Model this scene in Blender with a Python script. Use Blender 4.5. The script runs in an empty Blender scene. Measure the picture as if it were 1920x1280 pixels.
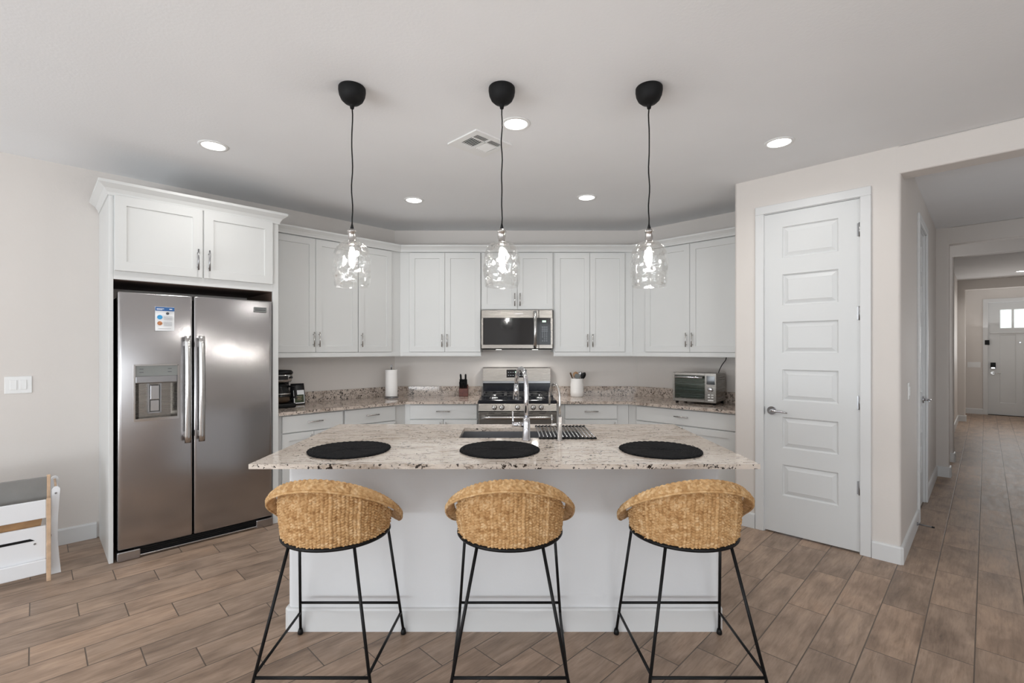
import bpy, bmesh, math, random
from mathutils import Matrix, Vector
PI = math.pi
R45 = math.sqrt(.5)
S = bpy.context.scene
COL = S.collection
random.seed(7)

# ------------------------------------------------------------------ camera, world, light, exposure
cd = bpy.data.cameras.new('camera')
cam = bpy.data.objects.new('camera', cd)
COL.objects.link(cam)
cam.location = (0, 0, 1.41)
cam.rotation_euler = (PI/2, 0, 0)
cd.sensor_width = 36
cd.lens = 893/1920*36
cd.shift_x = 4/1920
cd.shift_y = 14/1920
cd.clip_start = .05
S.camera = cam

w = bpy.data.worlds.new('world')
S.world = w
w.use_nodes = True
w.node_tree.nodes['Background'].inputs[0].default_value = (.86, .93, 1, 1)
w.node_tree.nodes['Background'].inputs[1].default_value = 1.2

S.view_settings.view_transform = 'Standard'
S.view_settings.look = 'None'
S.view_settings.exposure = 0.17
S.view_settings.gamma = 1
S.view_settings.use_curve_mapping = False

def hpos(a, c, z=0):                      # house axes (45 degrees to the camera) to world
    return Vector(((a-c)*R45, (a+c)*R45, z))

def area(name, loc, direction, sx, sy, power, color=(1, 1, 1), spread=180, shape='RECTANGLE'):
    l = bpy.data.lights.new(name, 'AREA')
    l.shape = shape
    l.size = sx
    l.size_y = sy
    l.energy = power
    l.color = color
    l.spread = math.radians(spread)
    o = bpy.data.objects.new(name, l)
    COL.objects.link(o)
    o.location = loc
    o.rotation_euler = Vector(direction).to_track_quat('-Z', 'Y').to_euler()
    return o
U = Vector((R45, R45, 0))                 # deeper right, along the hall
W = Vector((R45, -R45, 0))                # nearer right
# daylight through the glass doors of the wall behind on the left, and through the windows of the wall on the right
area('daylight_rear', hpos(-4.45, 1.0, 1.3), U, 5.6, 2.2, 28, (.92, .965, 1))
area('daylight_side', hpos(-1.6, -4.95, 1.45), -W, 4.2, 1.7, 30, (.92, .965, 1))
# added lamps by the windows, aimed upward to brighten the ceiling like bounced daylight
area('ceiling_fill_rear', hpos(-4.3, 1.0, .5), U+Vector((0, 0, 2.2)), 5.6, 1.2, 188, (.90, .955, 1))
area('ceiling_fill_side', hpos(-1.6, -4.8, .8), -W+Vector((0, 0, 2.2)), 4.2, 1.0, 105, (.90, .955, 1))
area('daylight_entry', hpos(14.3, -.45, 1.5), -U+Vector((0, 0, .5)), 1.2, .8, 12, (.97, .97, .97))
area('cross_hall_fill', hpos(7.66, 1.55, 1.4), -U*0-Vector((-R45, R45, -.6)), .8, 1.2, 7, (.95, .97, 1))  # added fill lamp; the cross-hall window beside it is unseen and made up
area('hall_side_fill', hpos(5.6, -1.05, 1.1), Vector((-R45, R45, 1.0)), 1.6, 1.0, 4, (.95, .97, 1))  # added fill brightening the near hall, no known source on that side

# ------------------------------------------------------------------ frames of reference: wall run -> (origin, turn)
P0 = Vector((-1.2989, 5.37, 0))
P1 = Vector((1.4372, 5.37, 0))
A_P, C_P, C_H, A_E = 4.016, 1.4425, .395, 14.5
FR = {
    'W': (Vector((0, 0, 0)), 0.0),
    'H': (Vector((0, 0, 0)), PI/4),               # (a, c)
    'B': (Vector((0, 5.37, 0)), 0.0),             # diagonal back wall: x along it, -y into the room
    'L': (P0, PI/4),                              # left run: x = -s
    'R': (P1, -PI/4),                             # right run: x = s
    'P': (hpos(A_P, C_P), -PI/4),                 # pantry wall
    'HL': (hpos(A_P, C_H), PI/4),                 # left wall of the hall
    'EN': (hpos(A_E, C_H), -PI/4),                # entry wall
}
CEIL = 2.743

def fw(fr, x, y, z=0):
    o, a = FR[fr]
    return Vector((o.x + x*math.cos(a) - y*math.sin(a), o.y + x*math.sin(a) + y*math.cos(a), z))

# ------------------------------------------------------------------ materials
MATS = {}
class NT:
    def __init__(self, name):
        self.m = bpy.data.materials.new(name)
        self.m.use_nodes = True
        self.t = self.m.node_tree
        self.p = self.t.nodes['Principled BSDF']
        MATS[name] = self.m
    def n(self, typ, **kw):
        nd = self.t.nodes.new(typ)
        for k, v in kw.items():
            if k.startswith('i_'):
                key = k[2:]
                key = int(key) if key.isdigit() else key.replace('_', ' ')
                nd.inputs[key].default_value = v
            else:
                setattr(nd, k, v)
        return nd
    def l(self, a, b):
        self.t.links.new(a, b)
    def math(self, op, a, b=None, c=None):
        nd = self.t.nodes.new('ShaderNodeMath')
        nd.operation = op
        for i, v in enumerate((a, b, c)):
            if v is None:
                continue
            if isinstance(v, (int, float)):
                nd.inputs[i].default_value = v
            else:
                self.l(v, nd.inputs[i])
        return nd.outputs[0]
    def coords(self, scale=(1, 1, 1), rot=(0, 0, 0), kind='Object'):
        tc = self.n('ShaderNodeTexCoord')
        mp = self.n('ShaderNodeMapping')
        mp.inputs['Scale'].default_value = scale
        mp.inputs['Rotation'].default_value = rot
        self.l(tc.outputs[kind], mp.inputs[0])
        return mp.outputs[0]
    def ramp(self, fac, stops, interp='LINEAR'):
        r = self.n('ShaderNodeValToRGB')
        r.color_ramp.interpolation = interp
        e = r.color_ramp.elements
        while len(e) < len(stops):
            e.new(.5)
        for i, (p, c) in enumerate(stops):
            e[i].position = p
            e[i].color = (*c, 1) if len(c) == 3 else c
        self.l(fac, r.inputs[0])
        return r.outputs[0]
    def noise(self, vec, scale, detail=3, rough=.5, dist=0):
        nd = self.n('ShaderNodeTexNoise')
        nd.inputs['Scale'].default_value = scale
        nd.inputs['Detail'].default_value = detail
        nd.inputs['Roughness'].default_value = rough
        nd.inputs['Distortion'].default_value = dist
        self.l(vec, nd.inputs['Vector'])
        return nd.outputs[0]
    def mix(self, fac, a, b, mode='MIX'):
        nd = self.n('ShaderNodeMix', data_type='RGBA', blend_type=mode)
        for sock, v in ((nd.inputs[0], fac), (nd.inputs[6], a), (nd.inputs[7], b)):
            if isinstance(v, (int, float)):
                sock.default_value = v
            elif isinstance(v, tuple):
                sock.default_value = (*v, 1) if len(v) == 3 else v
            else:
                self.l(v, sock)
        return nd.outputs[2]
    def bump(self, h, strength=.2, dist=.01):
        b = self.n('ShaderNodeBump')
        b.inputs['Strength'].default_value = strength
        b.inputs['Distance'].default_value = dist
        self.l(h, b.inputs['Height'])
        self.l(b.outputs[0], self.p.inputs['Normal'])
    def set(self, col=None, rough=None, metal=None, spec=None, coat=None):
        p = self.p
        if col is not None:
            if isinstance(col, tuple):
                p.inputs['Base Color'].default_value = (*col, 1)
            else:
                self.l(col, p.inputs['Base Color'])
        if rough is not None:
            if isinstance(rough, (int, float)):
                p.inputs['Roughness'].default_value = rough
            else:
                self.l(rough, p.inputs['Roughness'])
        if metal is not None:
            p.inputs['Metallic'].default_value = metal
        if spec is not None:
            p.inputs['Specular IOR Level'].default_value = spec
        if coat is not None:
            p.inputs['Coat Weight'].default_value = coat
        return self

def simple(name, col, rough=.5, metal=0, spec=.5, var=.04, vscale=6, bump=0, bscale=200, coat=0):
    m = NT(name)
    v = m.coords()
    n = m.noise(v, vscale, 3)
    lo = tuple(max(0, c*(1-var)) for c in col)
    hi = tuple(min(1, c*(1+var)) for c in col)
    m.set(m.ramp(n, [(.3, lo), (.7, hi)]), rough, metal, spec, coat)
    if bump:
        m.bump(m.noise(v, bscale, 4), bump, .002)
    return m.m

simple('wall_paint', (.69, .65, .615), .6, spec=.3, var=.012, vscale=2, bump=.25, bscale=90)
simple('ceiling_paint', (.83, .835, .845), .75, spec=.2, var=.012, vscale=2, bump=.35, bscale=70)
simple('cabinet_white', (.66, .665, .655), .36, spec=.45, var=.01, vscale=3)
simple('trim_white', (.69, .695, .695), .38, spec=.45, var=.01, vscale=3)
simple('door_white', (.67, .68, .68), .4, spec=.4, var=.01, vscale=3)
simple('island_paint', (.70, .705, .715), .6, spec=.3, var=.01, bump=.2, bscale=90)
simple('chrome', (.60, .60, .62), .07, 1, var=.01)
simple('nickel', (.52, .505, .49), .24, 1, var=.03)
simple('dark_nickel', (.34, .34, .35), .3, 1, var=.03)
simple('black_metal', (.006, .006, .0065), .42, 0, .22, var=.1)
simple('black_plastic', (.006, .006, .0065), .38, 0, .22, var=.1)
simple('black_matte', (.006, .006, .0065), .6, 0, .22, var=.1)
simple('black_glass', (.006, .006, .007), .06, 0, spec=.5, var=.05)
simple('cooktop_black', (.010, .011, .016), .16, 0, var=.05)
simple('cast_iron', (.018, .018, .02), .5, 0, var=.2, bump=.3, bscale=300)
simple('white_plastic', (.80, .80, .79), .35, var=.01)
simple('white_ceramic', (.82, .80, .78), .25, var=.02)
simple('paper_white', (.86, .84, .82), .8, spec=.1, var=.02, bump=.3, bscale=120)
simple('sheet_white', (.85, .86, .87), .5, var=.01)
simple('ink_blue', (.02, .11, .32), .5, var=.05)
simple('ink_cyan', (.03, .30, .60), .5, var=.2, vscale=60)
simple('ink_orange', (.50, .20, .08), .5, var=.4, vscale=90)
simple('ink_grey', (.50, .51, .52), .5)
simple('ink_dark', (.06, .06, .07), .5)
simple('wood_red', (.11, .032, .022), .4, var=.3, vscale=30)
simple('wood_spoon', (.42, .25, .13), .55, var=.2, vscale=40)
simple('wood_dark', (.16, .09, .045), .55, var=.2, vscale=40)
simple('silicone_grey', (.22, .23, .22), .5)
simple('pine_edge', (.60, .42, .28), .55, var=.15, vscale=25)
simple('pine_panel', (.42, .24, .11), .55, var=.2, vscale=12)
simple('grey_board', (.23, .225, .215), .55, var=.08, vscale=8)
simple('toy_white', (.80, .81, .83), .4, var=.01)
simple('bag_black', (.008, .008, .010), .35, var=.2)
simple('label_green', (.035, .05, .022), .5, var=.5, vscale=40)
simple('dark_recess', (.05, .045, .042), .8)
simple('cavity_grey', (.05, .058, .054), .4)
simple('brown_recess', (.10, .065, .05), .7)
simple('sink_steel', (.34, .345, .36), .36, .9, var=.05)
simple('rubber', (.012, .012, .012), .7, 0, .3)
simple('cooler_steel', (.50, .50, .51), .25, 1, var=.03)

def steel(name, col, rough, streak=(1, 1, 120)):
    m = NT(name)
    v = m.coords(streak)
    n = m.noise(v, 6, 4, .6)
    m.set(m.ramp(n, [(.3, tuple(c*.97 for c in col)), (.7, tuple(min(1, c*1.03) for c in col))]),
          m.ramp(n, [(.2, (rough*.85,)*3), (.8, (rough*1.15,)*3)]), 1)
    m.p.inputs['Anisotropic'].default_value = .1
    # the door skins are very slightly wavy
    m.bump(m.noise(m.coords((1, 1, 1.8)), 2.2, 1), .06, .02)
    return m.m
steel('stainless', (.43, .418, .42), .22)
steel('stainless_bright', (.55, .54, .53), .2)
steel('stainless_warm', (.27, .252, .23), .27)

# glowing things
def glow(name, col, strength):
    m = NT(name)
    t = m.t
    t.nodes.remove(m.p)
    e = m.n('ShaderNodeEmission')
    e.inputs[0].default_value = (*col, 1)
    e.inputs[1].default_value = strength
    t.links.new(e.outputs[0], t.nodes['Material Output'].inputs[0])
    return m.m
glow('lamp_lens', (1, .98, .95), 9)
glow('bulb_glow', (1, .97, .93), 210)
glow('hood_lens', (1, .96, .9), 6)
glow('display_glow', (.75, 1, .8), 1.1)
glow('key_glow', (.8, .85, .9), .45)
glow('daylit_pane', (.93, 1, .97), 1.5)

def clear_glass(name, bscale, bstr, tint=(1, 1, 1), edge=.12):
    m = NT(name)
    t = m.t
    t.nodes.remove(m.p)
    tr = m.n('ShaderNodeBsdfTransparent')
    tr.inputs[0].default_value = (*tint, 1)
    gl = m.n('ShaderNodeBsdfGlossy')
    gl.inputs['Color'].default_value = (1, 1, 1, 1)
    gl.inputs['Roughness'].default_value = .03
    lw = m.n('ShaderNodeFresnel')
    lw.inputs['IOR'].default_value = 1.5
    b = m.n('ShaderNodeBump')
    b.inputs['Strength'].default_value = bstr
    b.inputs['Distance'].default_value = .02
    m.l(m.noise(m.coords(), bscale, 1), b.inputs['Height'])
    m.l(b.outputs[0], gl.inputs['Normal'])
    m.l(b.outputs[0], lw.inputs['Normal'])
    fac = m.math('MULTIPLY_ADD', m.math('MINIMUM', lw.outputs[0], .65), .55, .008)
    mx = m.n('ShaderNodeMixShader')
    m.l(fac, mx.inputs[0])
    m.l(tr.outputs[0], mx.inputs[1])
    m.l(gl.outputs[0], mx.inputs[2])
    m.l(mx.outputs[0], t.nodes['Material Output'].inputs[0])
    return m.m
clear_glass('dimpled_glass', 26, .42, (.985, .985, .98))
clear_glass('bulb_glass', 10, .02, (.99, .99, .99))
clear_glass('oven_glass', 6, .02, (.6, .64, .62))
clear_glass('carafe_glass', 6, .02, (.6, .6, .58))

# wood-look floor tile: rows along a, each row stepped a third of a tile
def floor_mat():
    m = NT('plank_tile')
    tc = m.n('ShaderNodeTexCoord')
    sp = m.n('ShaderNodeSeparateXYZ')
    m.l(tc.outputs['Object'], sp.inputs[0])
    a, c = sp.outputs[0], sp.outputs[1]
    wd, ln = .186, .558
    rv = m.math('DIVIDE', m.math('MULTIPLY_ADD', c, -1, .781), wd)         # b = -c
    row = m.math('FLOOR', rv)
    fr = m.math('SUBTRACT', rv, row)
    uu = m.math('DIVIDE', m.math('SUBTRACT', m.math('SUBTRACT', a, 2.961), m.math('MULTIPLY', row, wd)), ln)
    pid = m.math('FLOOR', uu)
    fu = m.math('SUBTRACT', uu, pid)
    # distance to the nearest joint, in metres
    dr = m.math('MULTIPLY', m.math('MINIMUM', fr, m.math('SUBTRACT', 1, fr)), wd)
    du = m.math('MULTIPLY', m.math('MINIMUM', fu, m.math('SUBTRACT', 1, fu)), ln)
    d = m.math('MINIMUM', dr, du)
    grout = m.math('LESS_THAN', d, .0025)
    cv = m.n('ShaderNodeCombineXYZ')
    m.l(row, cv.inputs[0]); m.l(pid, cv.inputs[1])
    wn = m.n('ShaderNodeTexWhiteNoise', noise_dimensions='2D')
    m.l(cv.outputs[0], wn.inputs['Vector'])
    # grain: stretched along a, shifted tile by tile
    off = m.n('ShaderNodeVectorMath', operation='MULTIPLY_ADD')
    off.inputs[1].default_value = (7.3, 5.1, 3.7)
    m.l(wn.outputs['Color'], off.inputs[0])
    m.l(tc.outputs['Object'], off.inputs[2])
    mp = m.n('ShaderNodeMapping')
    mp.inputs['Scale'].default_value = (1.6, 9, 1)
    m.l(off.outputs[0], mp.inputs[0])
    g1 = m.noise(mp.outputs[0], 2.2, 6, .62, .6)
    mp2 = m.n('ShaderNodeMapping')
    mp2.inputs['Scale'].default_value = (2.5, 5, 1)
    m.l(off.outputs[0], mp2.inputs[0])
    g2 = m.noise(mp2.outputs[0], 1.5, 3, .5, .3)
    base = m.ramp(g1, [(.25, (.235, .17, .125)), (.45, (.375, .275, .205)), (.62, (.45, .335, .255)), (.8, (.52, .395, .305))])
    cloud = m.ramp(g2, [(.33, (.66, .64, .63)), (.55, (1, 1, 1)), (.75, (1.0, .96, .92))])
    mp3 = m.n('ShaderNodeMapping')
    mp3.inputs['Scale'].default_value = (3.0, 34, 1)
    m.l(off.outputs[0], mp3.inputs[0])
    g3 = m.noise(mp3.outputs[0], 3.0, 4, .65, .4)
    base = m.mix(1, base, m.ramp(g3, [(.3, (.80, .79, .78)), (.5, (1, 1, 1)), (.7, (1.07, 1.07, 1.06))]), 'MULTIPLY')
    colr = m.mix(.85, base, cloud, 'MULTIPLY')
    tint = m.ramp(wn.outputs['Value'], [(0, (.88, .87, .87)), (.5, (.96, .94, .925)), (1, (1.05, 1.0, .96))])
    colr = m.mix(1, colr, tint, 'MULTIPLY')
    colr = m.mix(grout, colr, (.115, .085, .065))
    m.set(colr, m.ramp(g1, [(.2, (.36,)*3), (.8, (.5,)*3)]), 0, .42)
    h = m.math('MULTIPLY_ADD', g1, .12, m.math('MULTIPLY', m.math('MINIMUM', d, .004), 200))
    m.bump(h, .35, .003)
    return m.m
floor_mat()

def granite(name, stretch, cream, tan, brown, thr, rough, front=None):
    m = NT(name)
    v = m.coords()
    vs = m.coords(stretch, (0, 0, .05))
    n1 = m.noise(vs, 4.0, 7, .68, 1.6)
    base = m.ramp(n1, [(.30, brown), (.39, tan), (.47, cream), (.62, tuple(min(1, x*1.1) for x in cream)), (.72, tan)])
    # cloudy crystals
    n4 = m.noise(v, 42, 3, .7, .4)
    base = m.mix(m.ramp(n4, [(.42, (0, 0, 0)), (.66, (.55, .55, .55))]), base, tuple(min(1, x*1.18) for x in cream))
    # brown dashes drawn out along the vein
    n2 = m.noise(m.coords((stretch[0]*1.2, stretch[1], stretch[2]), (0, 0, .05)), 26, 4, .7, .8)
    base = m.mix(m.ramp(n2, [(thr-.065, (0, 0, 0)), (thr+.01, (.75, .75, .75))]), base, tuple(x*.7 for x in brown))
    # dark crystals, gathered in patches
    n3 = m.noise(v, 62, 3, .65, .3)
    n5 = m.noise(v, 6, 3, .6)
    sp = m.math('ADD', n3, m.math('MULTIPLY', m.math('SUBTRACT', n5, .5), .35))
    if front is not None:                     # a band of dark crystals runs along the front edge of the slab
        spv = m.n('ShaderNodeSeparateXYZ')
        m.l(m.coords(), spv.inputs[0])
        sp = m.math('ADD', sp, m.math('MULTIPLY', m.math('LESS_THAN', spv.outputs[1], front), .05))
    base = m.mix(m.ramp(sp, [(thr, (0, 0, 0)), (thr+.025, (1, 1, 1))]), base, (.028, .022, .02))
    m.set(base, rough, 0, .5)
    return m.m
granite('granite_island', (.5, 1.9, 2.2), (.60, .53, .465), (.42, .345, .28), (.17, .12, .09), .635, .08, -.556)
granite('granite_counter', (1.3, 1.3, 1.3), (.54, .46, .40), (.34, .27, .22), (.13, .095, .075), .595, .07)

def wicker_mat():
    m = NT('wicker')
    v = m.coords()
    vo = m.n('ShaderNodeTexVoronoi')
    vo.inputs['Scale'].default_value = 85
    m.l(v, vo.inputs['Vector'])
    sx = m.n('ShaderNodeSeparateColor')
    m.l(vo.outputs['Color'], sx.inputs[0])
    n = m.noise(v, 34, 4, .6)
    k = m.math('ADD', m.math('MULTIPLY', sx.outputs[0], .30), m.math('MULTIPLY', n, .70))
    c1 = m.ramp(k, [(.25, (.34, .18, .07)), (.38, (.48, .285, .125)), (.55, (.60, .385, .19)), (.72, (.72, .52, .31))])
    n2 = m.noise(m.coords((1, 1, .5)), 7, 2)
    c2 = m.ramp(n2, [(.3, (.88, .82, .74)), (.7, (1.05, 1.04, 1.02))])
    m.set(m.mix(1, c1, c2, 'MULTIPLY'), .62, 0, .25)
    m.bump(m.noise(v, 220, 3), .3, .002)
    return m.m
wicker_mat()

def mat_fibre():
    m = NT('black_fibre')
    v = m.coords()
    n = m.noise(v, 130, 3, .7)
    wv = m.n('ShaderNodeTexWave', wave_type='RINGS', rings_direction='Z')
    wv.inputs['Scale'].default_value = 34
    wv.inputs['Distortion'].default_value = 1.5
    wv.inputs['Detail Scale'].default_value = 4
    m.l(v, wv.inputs['Vector'])
    m.set(m.ramp(n, [(.3, (.003, .003, .0035)), (.75, (.022, .022, .024))]), .85, 0, .12)
    m.bump(m.math('ADD', wv.outputs['Fac'], n), .8, .004)
    return m.m
mat_fibre()
M = MATS

# ------------------------------------------------------------------ mesh builder
ORIG = {}
class MB:
    def __init__(self):
        self.bm = bmesh.new()
    def _new(self, f0):
        return
    def box(self, x0, x1, y0, y1, z0, z1, b=0, seg=1, mtx=None):
        m = Matrix.Translation(((x0+x1)/2, (y0+y1)/2, (z0+z1)/2)) @ Matrix.Diagonal((abs(x1-x0), abs(y1-y0), abs(z1-z0), 1))
        vs = bmesh.ops.create_cube(self.bm, size=1, matrix=m)['verts']
        if b:
            es = list({e for v in vs for e in v.link_edges})
            r = bmesh.ops.bevel(self.bm, geom=es, offset=b, segments=seg, affect='EDGES', profile=.5)
            vs = list({v for f in r['faces'] for v in f.verts} | {v for v in vs if v.is_valid})
        if mtx is not None:
            bmesh.ops.transform(self.bm, matrix=mtx, verts=vs)
        return self
    def prism(self, pts, z0, z1, mtx=None, b=0):
        lo = [self.bm.verts.new((p[0], p[1], z0)) for p in pts]
        hi = [self.bm.verts.new((p[0], p[1], z1)) for p in pts]
        fs = [self.bm.faces.new(list(reversed(lo))), self.bm.faces.new(hi)]
        n = len(pts)
        for i in range(n):
            j = (i+1) % n
            fs.append(self.bm.faces.new((lo[i], lo[j], hi[j], hi[i])))
        vs = lo+hi
        if b:
            es = list({e for f in fs for e in f.edges})
            r = bmesh.ops.bevel(self.bm, geom=es, offset=b, segments=2, affect='EDGES', profile=.5)
            vs = list({v for f in r['faces'] for v in f.verts} | {v for v in vs if v.is_valid})
        if mtx is not None:
            bmesh.ops.transform(self.bm, matrix=mtx, verts=vs)
        return self
    def poly(self, pts):
        self.bm.faces.new([self.bm.verts.new(p) for p in pts])
        return self
    def rings(self, rings, close_u=True, cap0=False, cap1=False, smooth=True):
        rv = [[self.bm.verts.new(p) for p in r] for r in rings]
        for i in range(len(rv)-1):
            a, b = rv[i], rv[i+1]
            n = len(a)
            for k in range(n if close_u else n-1):
                q = (k+1) % n
                f = self.bm.faces.new((a[k], a[q], b[q], b[k]))
                f.smooth = smooth
        if cap0:
            self.bm.faces.new(list(reversed(rv[0])))
        if cap1:
            self.bm.faces.new(rv[-1])
        return rv
    def lathe(self, prof, seg=28, c=(0, 0, 0), mtx=None, smooth=True):
        prev = None
        allv = []
        for r, z in prof:
            if r <= 1e-6:
                cur = [self.bm.verts.new((c[0], c[1], c[2]+z))]
            else:
                cur = [self.bm.verts.new((c[0]+r*math.cos(2*PI*k/seg), c[1]+r*math.sin(2*PI*k/seg), c[2]+z)) for k in range(seg)]
            allv += cur
            if prev is not None:
                if len(prev) == 1 and len(cur) > 1:
                    for k in range(seg):
                        self.bm.faces.new((prev[0], cur[(k+1) % seg], cur[k])).smooth = smooth
                elif len(cur) == 1 and len(prev) > 1:
                    for k in range(seg):
                        self.bm.faces.new((prev[k], prev[(k+1) % seg], cur[0])).smooth = smooth
                elif len(cur) > 1:
                    for k in range(seg):
                        self.bm.faces.new((prev[k], prev[(k+1) % seg], cur[(k+1) % seg], cur[k])).smooth = smooth
            prev = cur
        if mtx is not None:
            bmesh.ops.transform(self.bm, matrix=mtx, verts=allv)
        return self
    def cyl(self, p0, p1, r, seg=16, r1=None):
        return self.tube([p0, p1], [r, r if r1 is None else r1], seg)
    def tube(self, pts, r, seg=10, closed=False):
        pts = [Vector(p) for p in pts]
        n = len(pts)
        rr = r if isinstance(r, (list, tuple)) else [r]*n
        rings = []
        up = None
        for i, p in enumerate(pts):
            if closed:
                t = (pts[(i+1) % n]-pts[i-1]).normalized()
            else:
                t = (pts[min(i+1, n-1)]-pts[max(i-1, 0)]).normalized()
            if up is None:
                up = Vector((0, 0, 1)) if abs(t.z) < .9 else Vector((1, 0, 0))
            up = (up - t*up.dot(t)).normalized()
            s = t.cross(up)
            rings.append([p + (up*math.cos(2*PI*k/seg) + s*math.sin(2*PI*k/seg))*rr[i] for k in range(seg)])
        if closed:
            rings.append(rings[0])
            self.rings(rings)
            bmesh.ops.remove_doubles(self.bm, verts=self.bm.verts, dist=1e-7)
        else:
            self.rings(rings, True, True, True)
        return self
    def mould(self, path, prof, side=1, closed=False):
        """prof = [(out, z)] closed outline swept along a plan path with mitred corners"""
        P = [Vector((p[0], p[1])) for p in path]
        n = len(P)
        rings = []
        for i in range(n):
            dirs = []
            if i > 0:
                dirs.append((P[i]-P[i-1]).normalized())
            if i < n-1:
                dirs.append((P[i+1]-P[i]).normalized())
            ns = [Vector((d.y, -d.x))*side for d in dirs]
            if len(ns) == 1:
                nm, k = ns[0], 1
            else:
                nm = (ns[0]+ns[1]).normalized()
                k = 1/max(.2, nm.dot(ns[0]))
            rings.append([(P[i].x+nm.x*o*k, P[i].y+nm.y*o*k, z) for o, z in prof])
        self.rings(rings, True, True, True, False)
        return self
    def panel_slab(self, x0, x1, z0, z1, yb, yf, panels, prof):
        """slab facing -y; each panel (px0,px1,pz0,pz1) is cut into the face with rings prof=[(inset, y offset back)]"""
        bm = self.bm
        xs = sorted({x0, x1} | {p[0] for p in panels} | {p[1] for p in panels})
        zs = sorted({z0, z1} | {p[2] for p in panels} | {p[3] for p in panels})
        V = {}
        def v(x, z):
            k = (round(x, 5), round(z, 5))
            if k not in V:
                V[k] = bm.verts.new((x, yf, z))
            return V[k]
        for i in range(len(xs)-1):
            for j in range(len(zs)-1):
                mx, mz = (xs[i]+xs[i+1])/2, (zs[j]+zs[j+1])/2
                if any(p[0] < mx < p[1] and p[2] < mz < p[3] for p in panels):
                    continue
                bm.faces.new((v(xs[i], zs[j]), v(xs[i+1], zs[j]), v(xs[i+1], zs[j+1]), v(xs[i], zs[j+1])))
        for px0, px1, pz0, pz1 in panels:
            prev = [v(px0, pz0), v(px1, pz0), v(px1, pz1), v(px0, pz1)]
            for ins, off in prof:
                cur = [bm.verts.new(q) for q in ((px0+ins, yf+off, pz0+ins), (px1-ins, yf+off, pz0+ins), (px1-ins, yf+off, pz1-ins), (px0+ins, yf+off, pz1-ins))]
                for k in range(4):
                    bm.faces.new((prev[k], prev[(k+1) % 4], cur[(k+1) % 4], cur[k]))
                prev = cur
            bm.faces.new(prev)
        e = .002
        B = [bm.verts.new(q) for q in ((x0-e, yf+e, z0-e), (x1+e, yf+e, z0-e), (x1+e, yf+e, z1+e), (x0-e, yf+e, z1+e))]
        C = [bm.verts.new(q) for q in ((x0-e, yb, z0-e), (x1+e, yb, z0-e), (x1+e, yb, z1+e), (x0-e, yb, z1+e))]
        bottom = [v(x, z0) for x in xs]
        right = [v(x1, z) for z in zs]
        top = [v(x, z1) for x in reversed(xs)]
        left = [v(x0, z) for z in reversed(zs)]
        for side, k in ((bottom, 0), (right, 1), (top, 2), (left, 3)):
            bm.faces.new(side + [B[(k+1) % 4], B[k]])
            bm.faces.new((B[k], B[(k+1) % 4], C[(k+1) % 4], C[k]))
        bm.faces.new(list(reversed(C)))
        return self
    def build(self, name, mat, parent=None, fr=None, loc=None, rotz=None, normals=True):
        bm = self.bm
        org = None
        if parent is not None:
            org = ORIG.get(parent.name, Vector((0, 0, 0)))
            bmesh.ops.translate(bm, vec=-Vector(org), verts=bm.verts)
        elif loc is not None:
            bmesh.ops.translate(bm, vec=-Vector(loc), verts=bm.verts)
        if normals:
            bmesh.ops.recalc_face_normals(bm, faces=bm.faces)
        me = bpy.data.meshes.new(name)
        bm.to_mesh(me)
        bm.free()
        me.materials.append(M[mat])
        o = bpy.data.objects.new(name, me)
        COL.objects.link(o)
        if parent is not None:
            o.parent = parent
            ORIG[o.name] = org
        else:
            L = Vector(loc) if loc is not None else Vector((0, 0, 0))
            f = fr or 'W'
            p = fw(f, L.x, L.y)
            o.location = (p.x, p.y, L.z)
            o.rotation_euler = (0, 0, FR[f][1])
            ORIG[o.name] = L
        return o

def tag(o, label=None, cat=None, group=None, kind=None):
    if label: o['label'] = label
    if cat: o['category'] = cat
    if group: o['group'] = group
    if kind: o['kind'] = kind
    return o

def thing(name, label, cat, fr='W', at=(0, 0, 0), group=None, turn=0):
    """an Empty at the thing's base; its parts are modelled in the frame's own coordinates unless turn is given"""
    o = bpy.data.objects.new(name, None)
    o.empty_display_size = .1
    COL.objects.link(o)
    p = fw(fr, at[0], at[1])
    o.location = (p.x, p.y, at[2])
    o.rotation_euler = (0, 0, FR[fr][1]+turn)
    ORIG[o.name] = Vector(at) if not turn else Vector((0, 0, 0))
    return tag(o, label, cat, group)

def local(root):                      # parts of this thing are modelled about its own base
    ORIG[root.name] = Vector((0, 0, 0))
    return root

def dup(root, loc, label, rotz=None):
    r = root.copy()
    COL.objects.link(r)
    r.location = loc
    if rotz is not None:
        r.rotation_euler = (0, 0, rotz)
    r['label'] = label
    for ch in list(root.children):
        c = ch.copy()
        COL.objects.link(c)
        c.parent = r
        for g in list(ch.children):
            d = g.copy()
            COL.objects.link(d)
            d.parent = c
    return r

def struct(o, label=None):
    o['kind'] = 'structure'
    if label: o['label'] = label
    return o

def arc(cx, cy, r, a0, a1, n=5):
    return [(cx+r*math.cos(a0+(a1-a0)*i/n), cy+r*math.sin(a0+(a1-a0)*i/n)) for i in range(n+1)]

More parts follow.
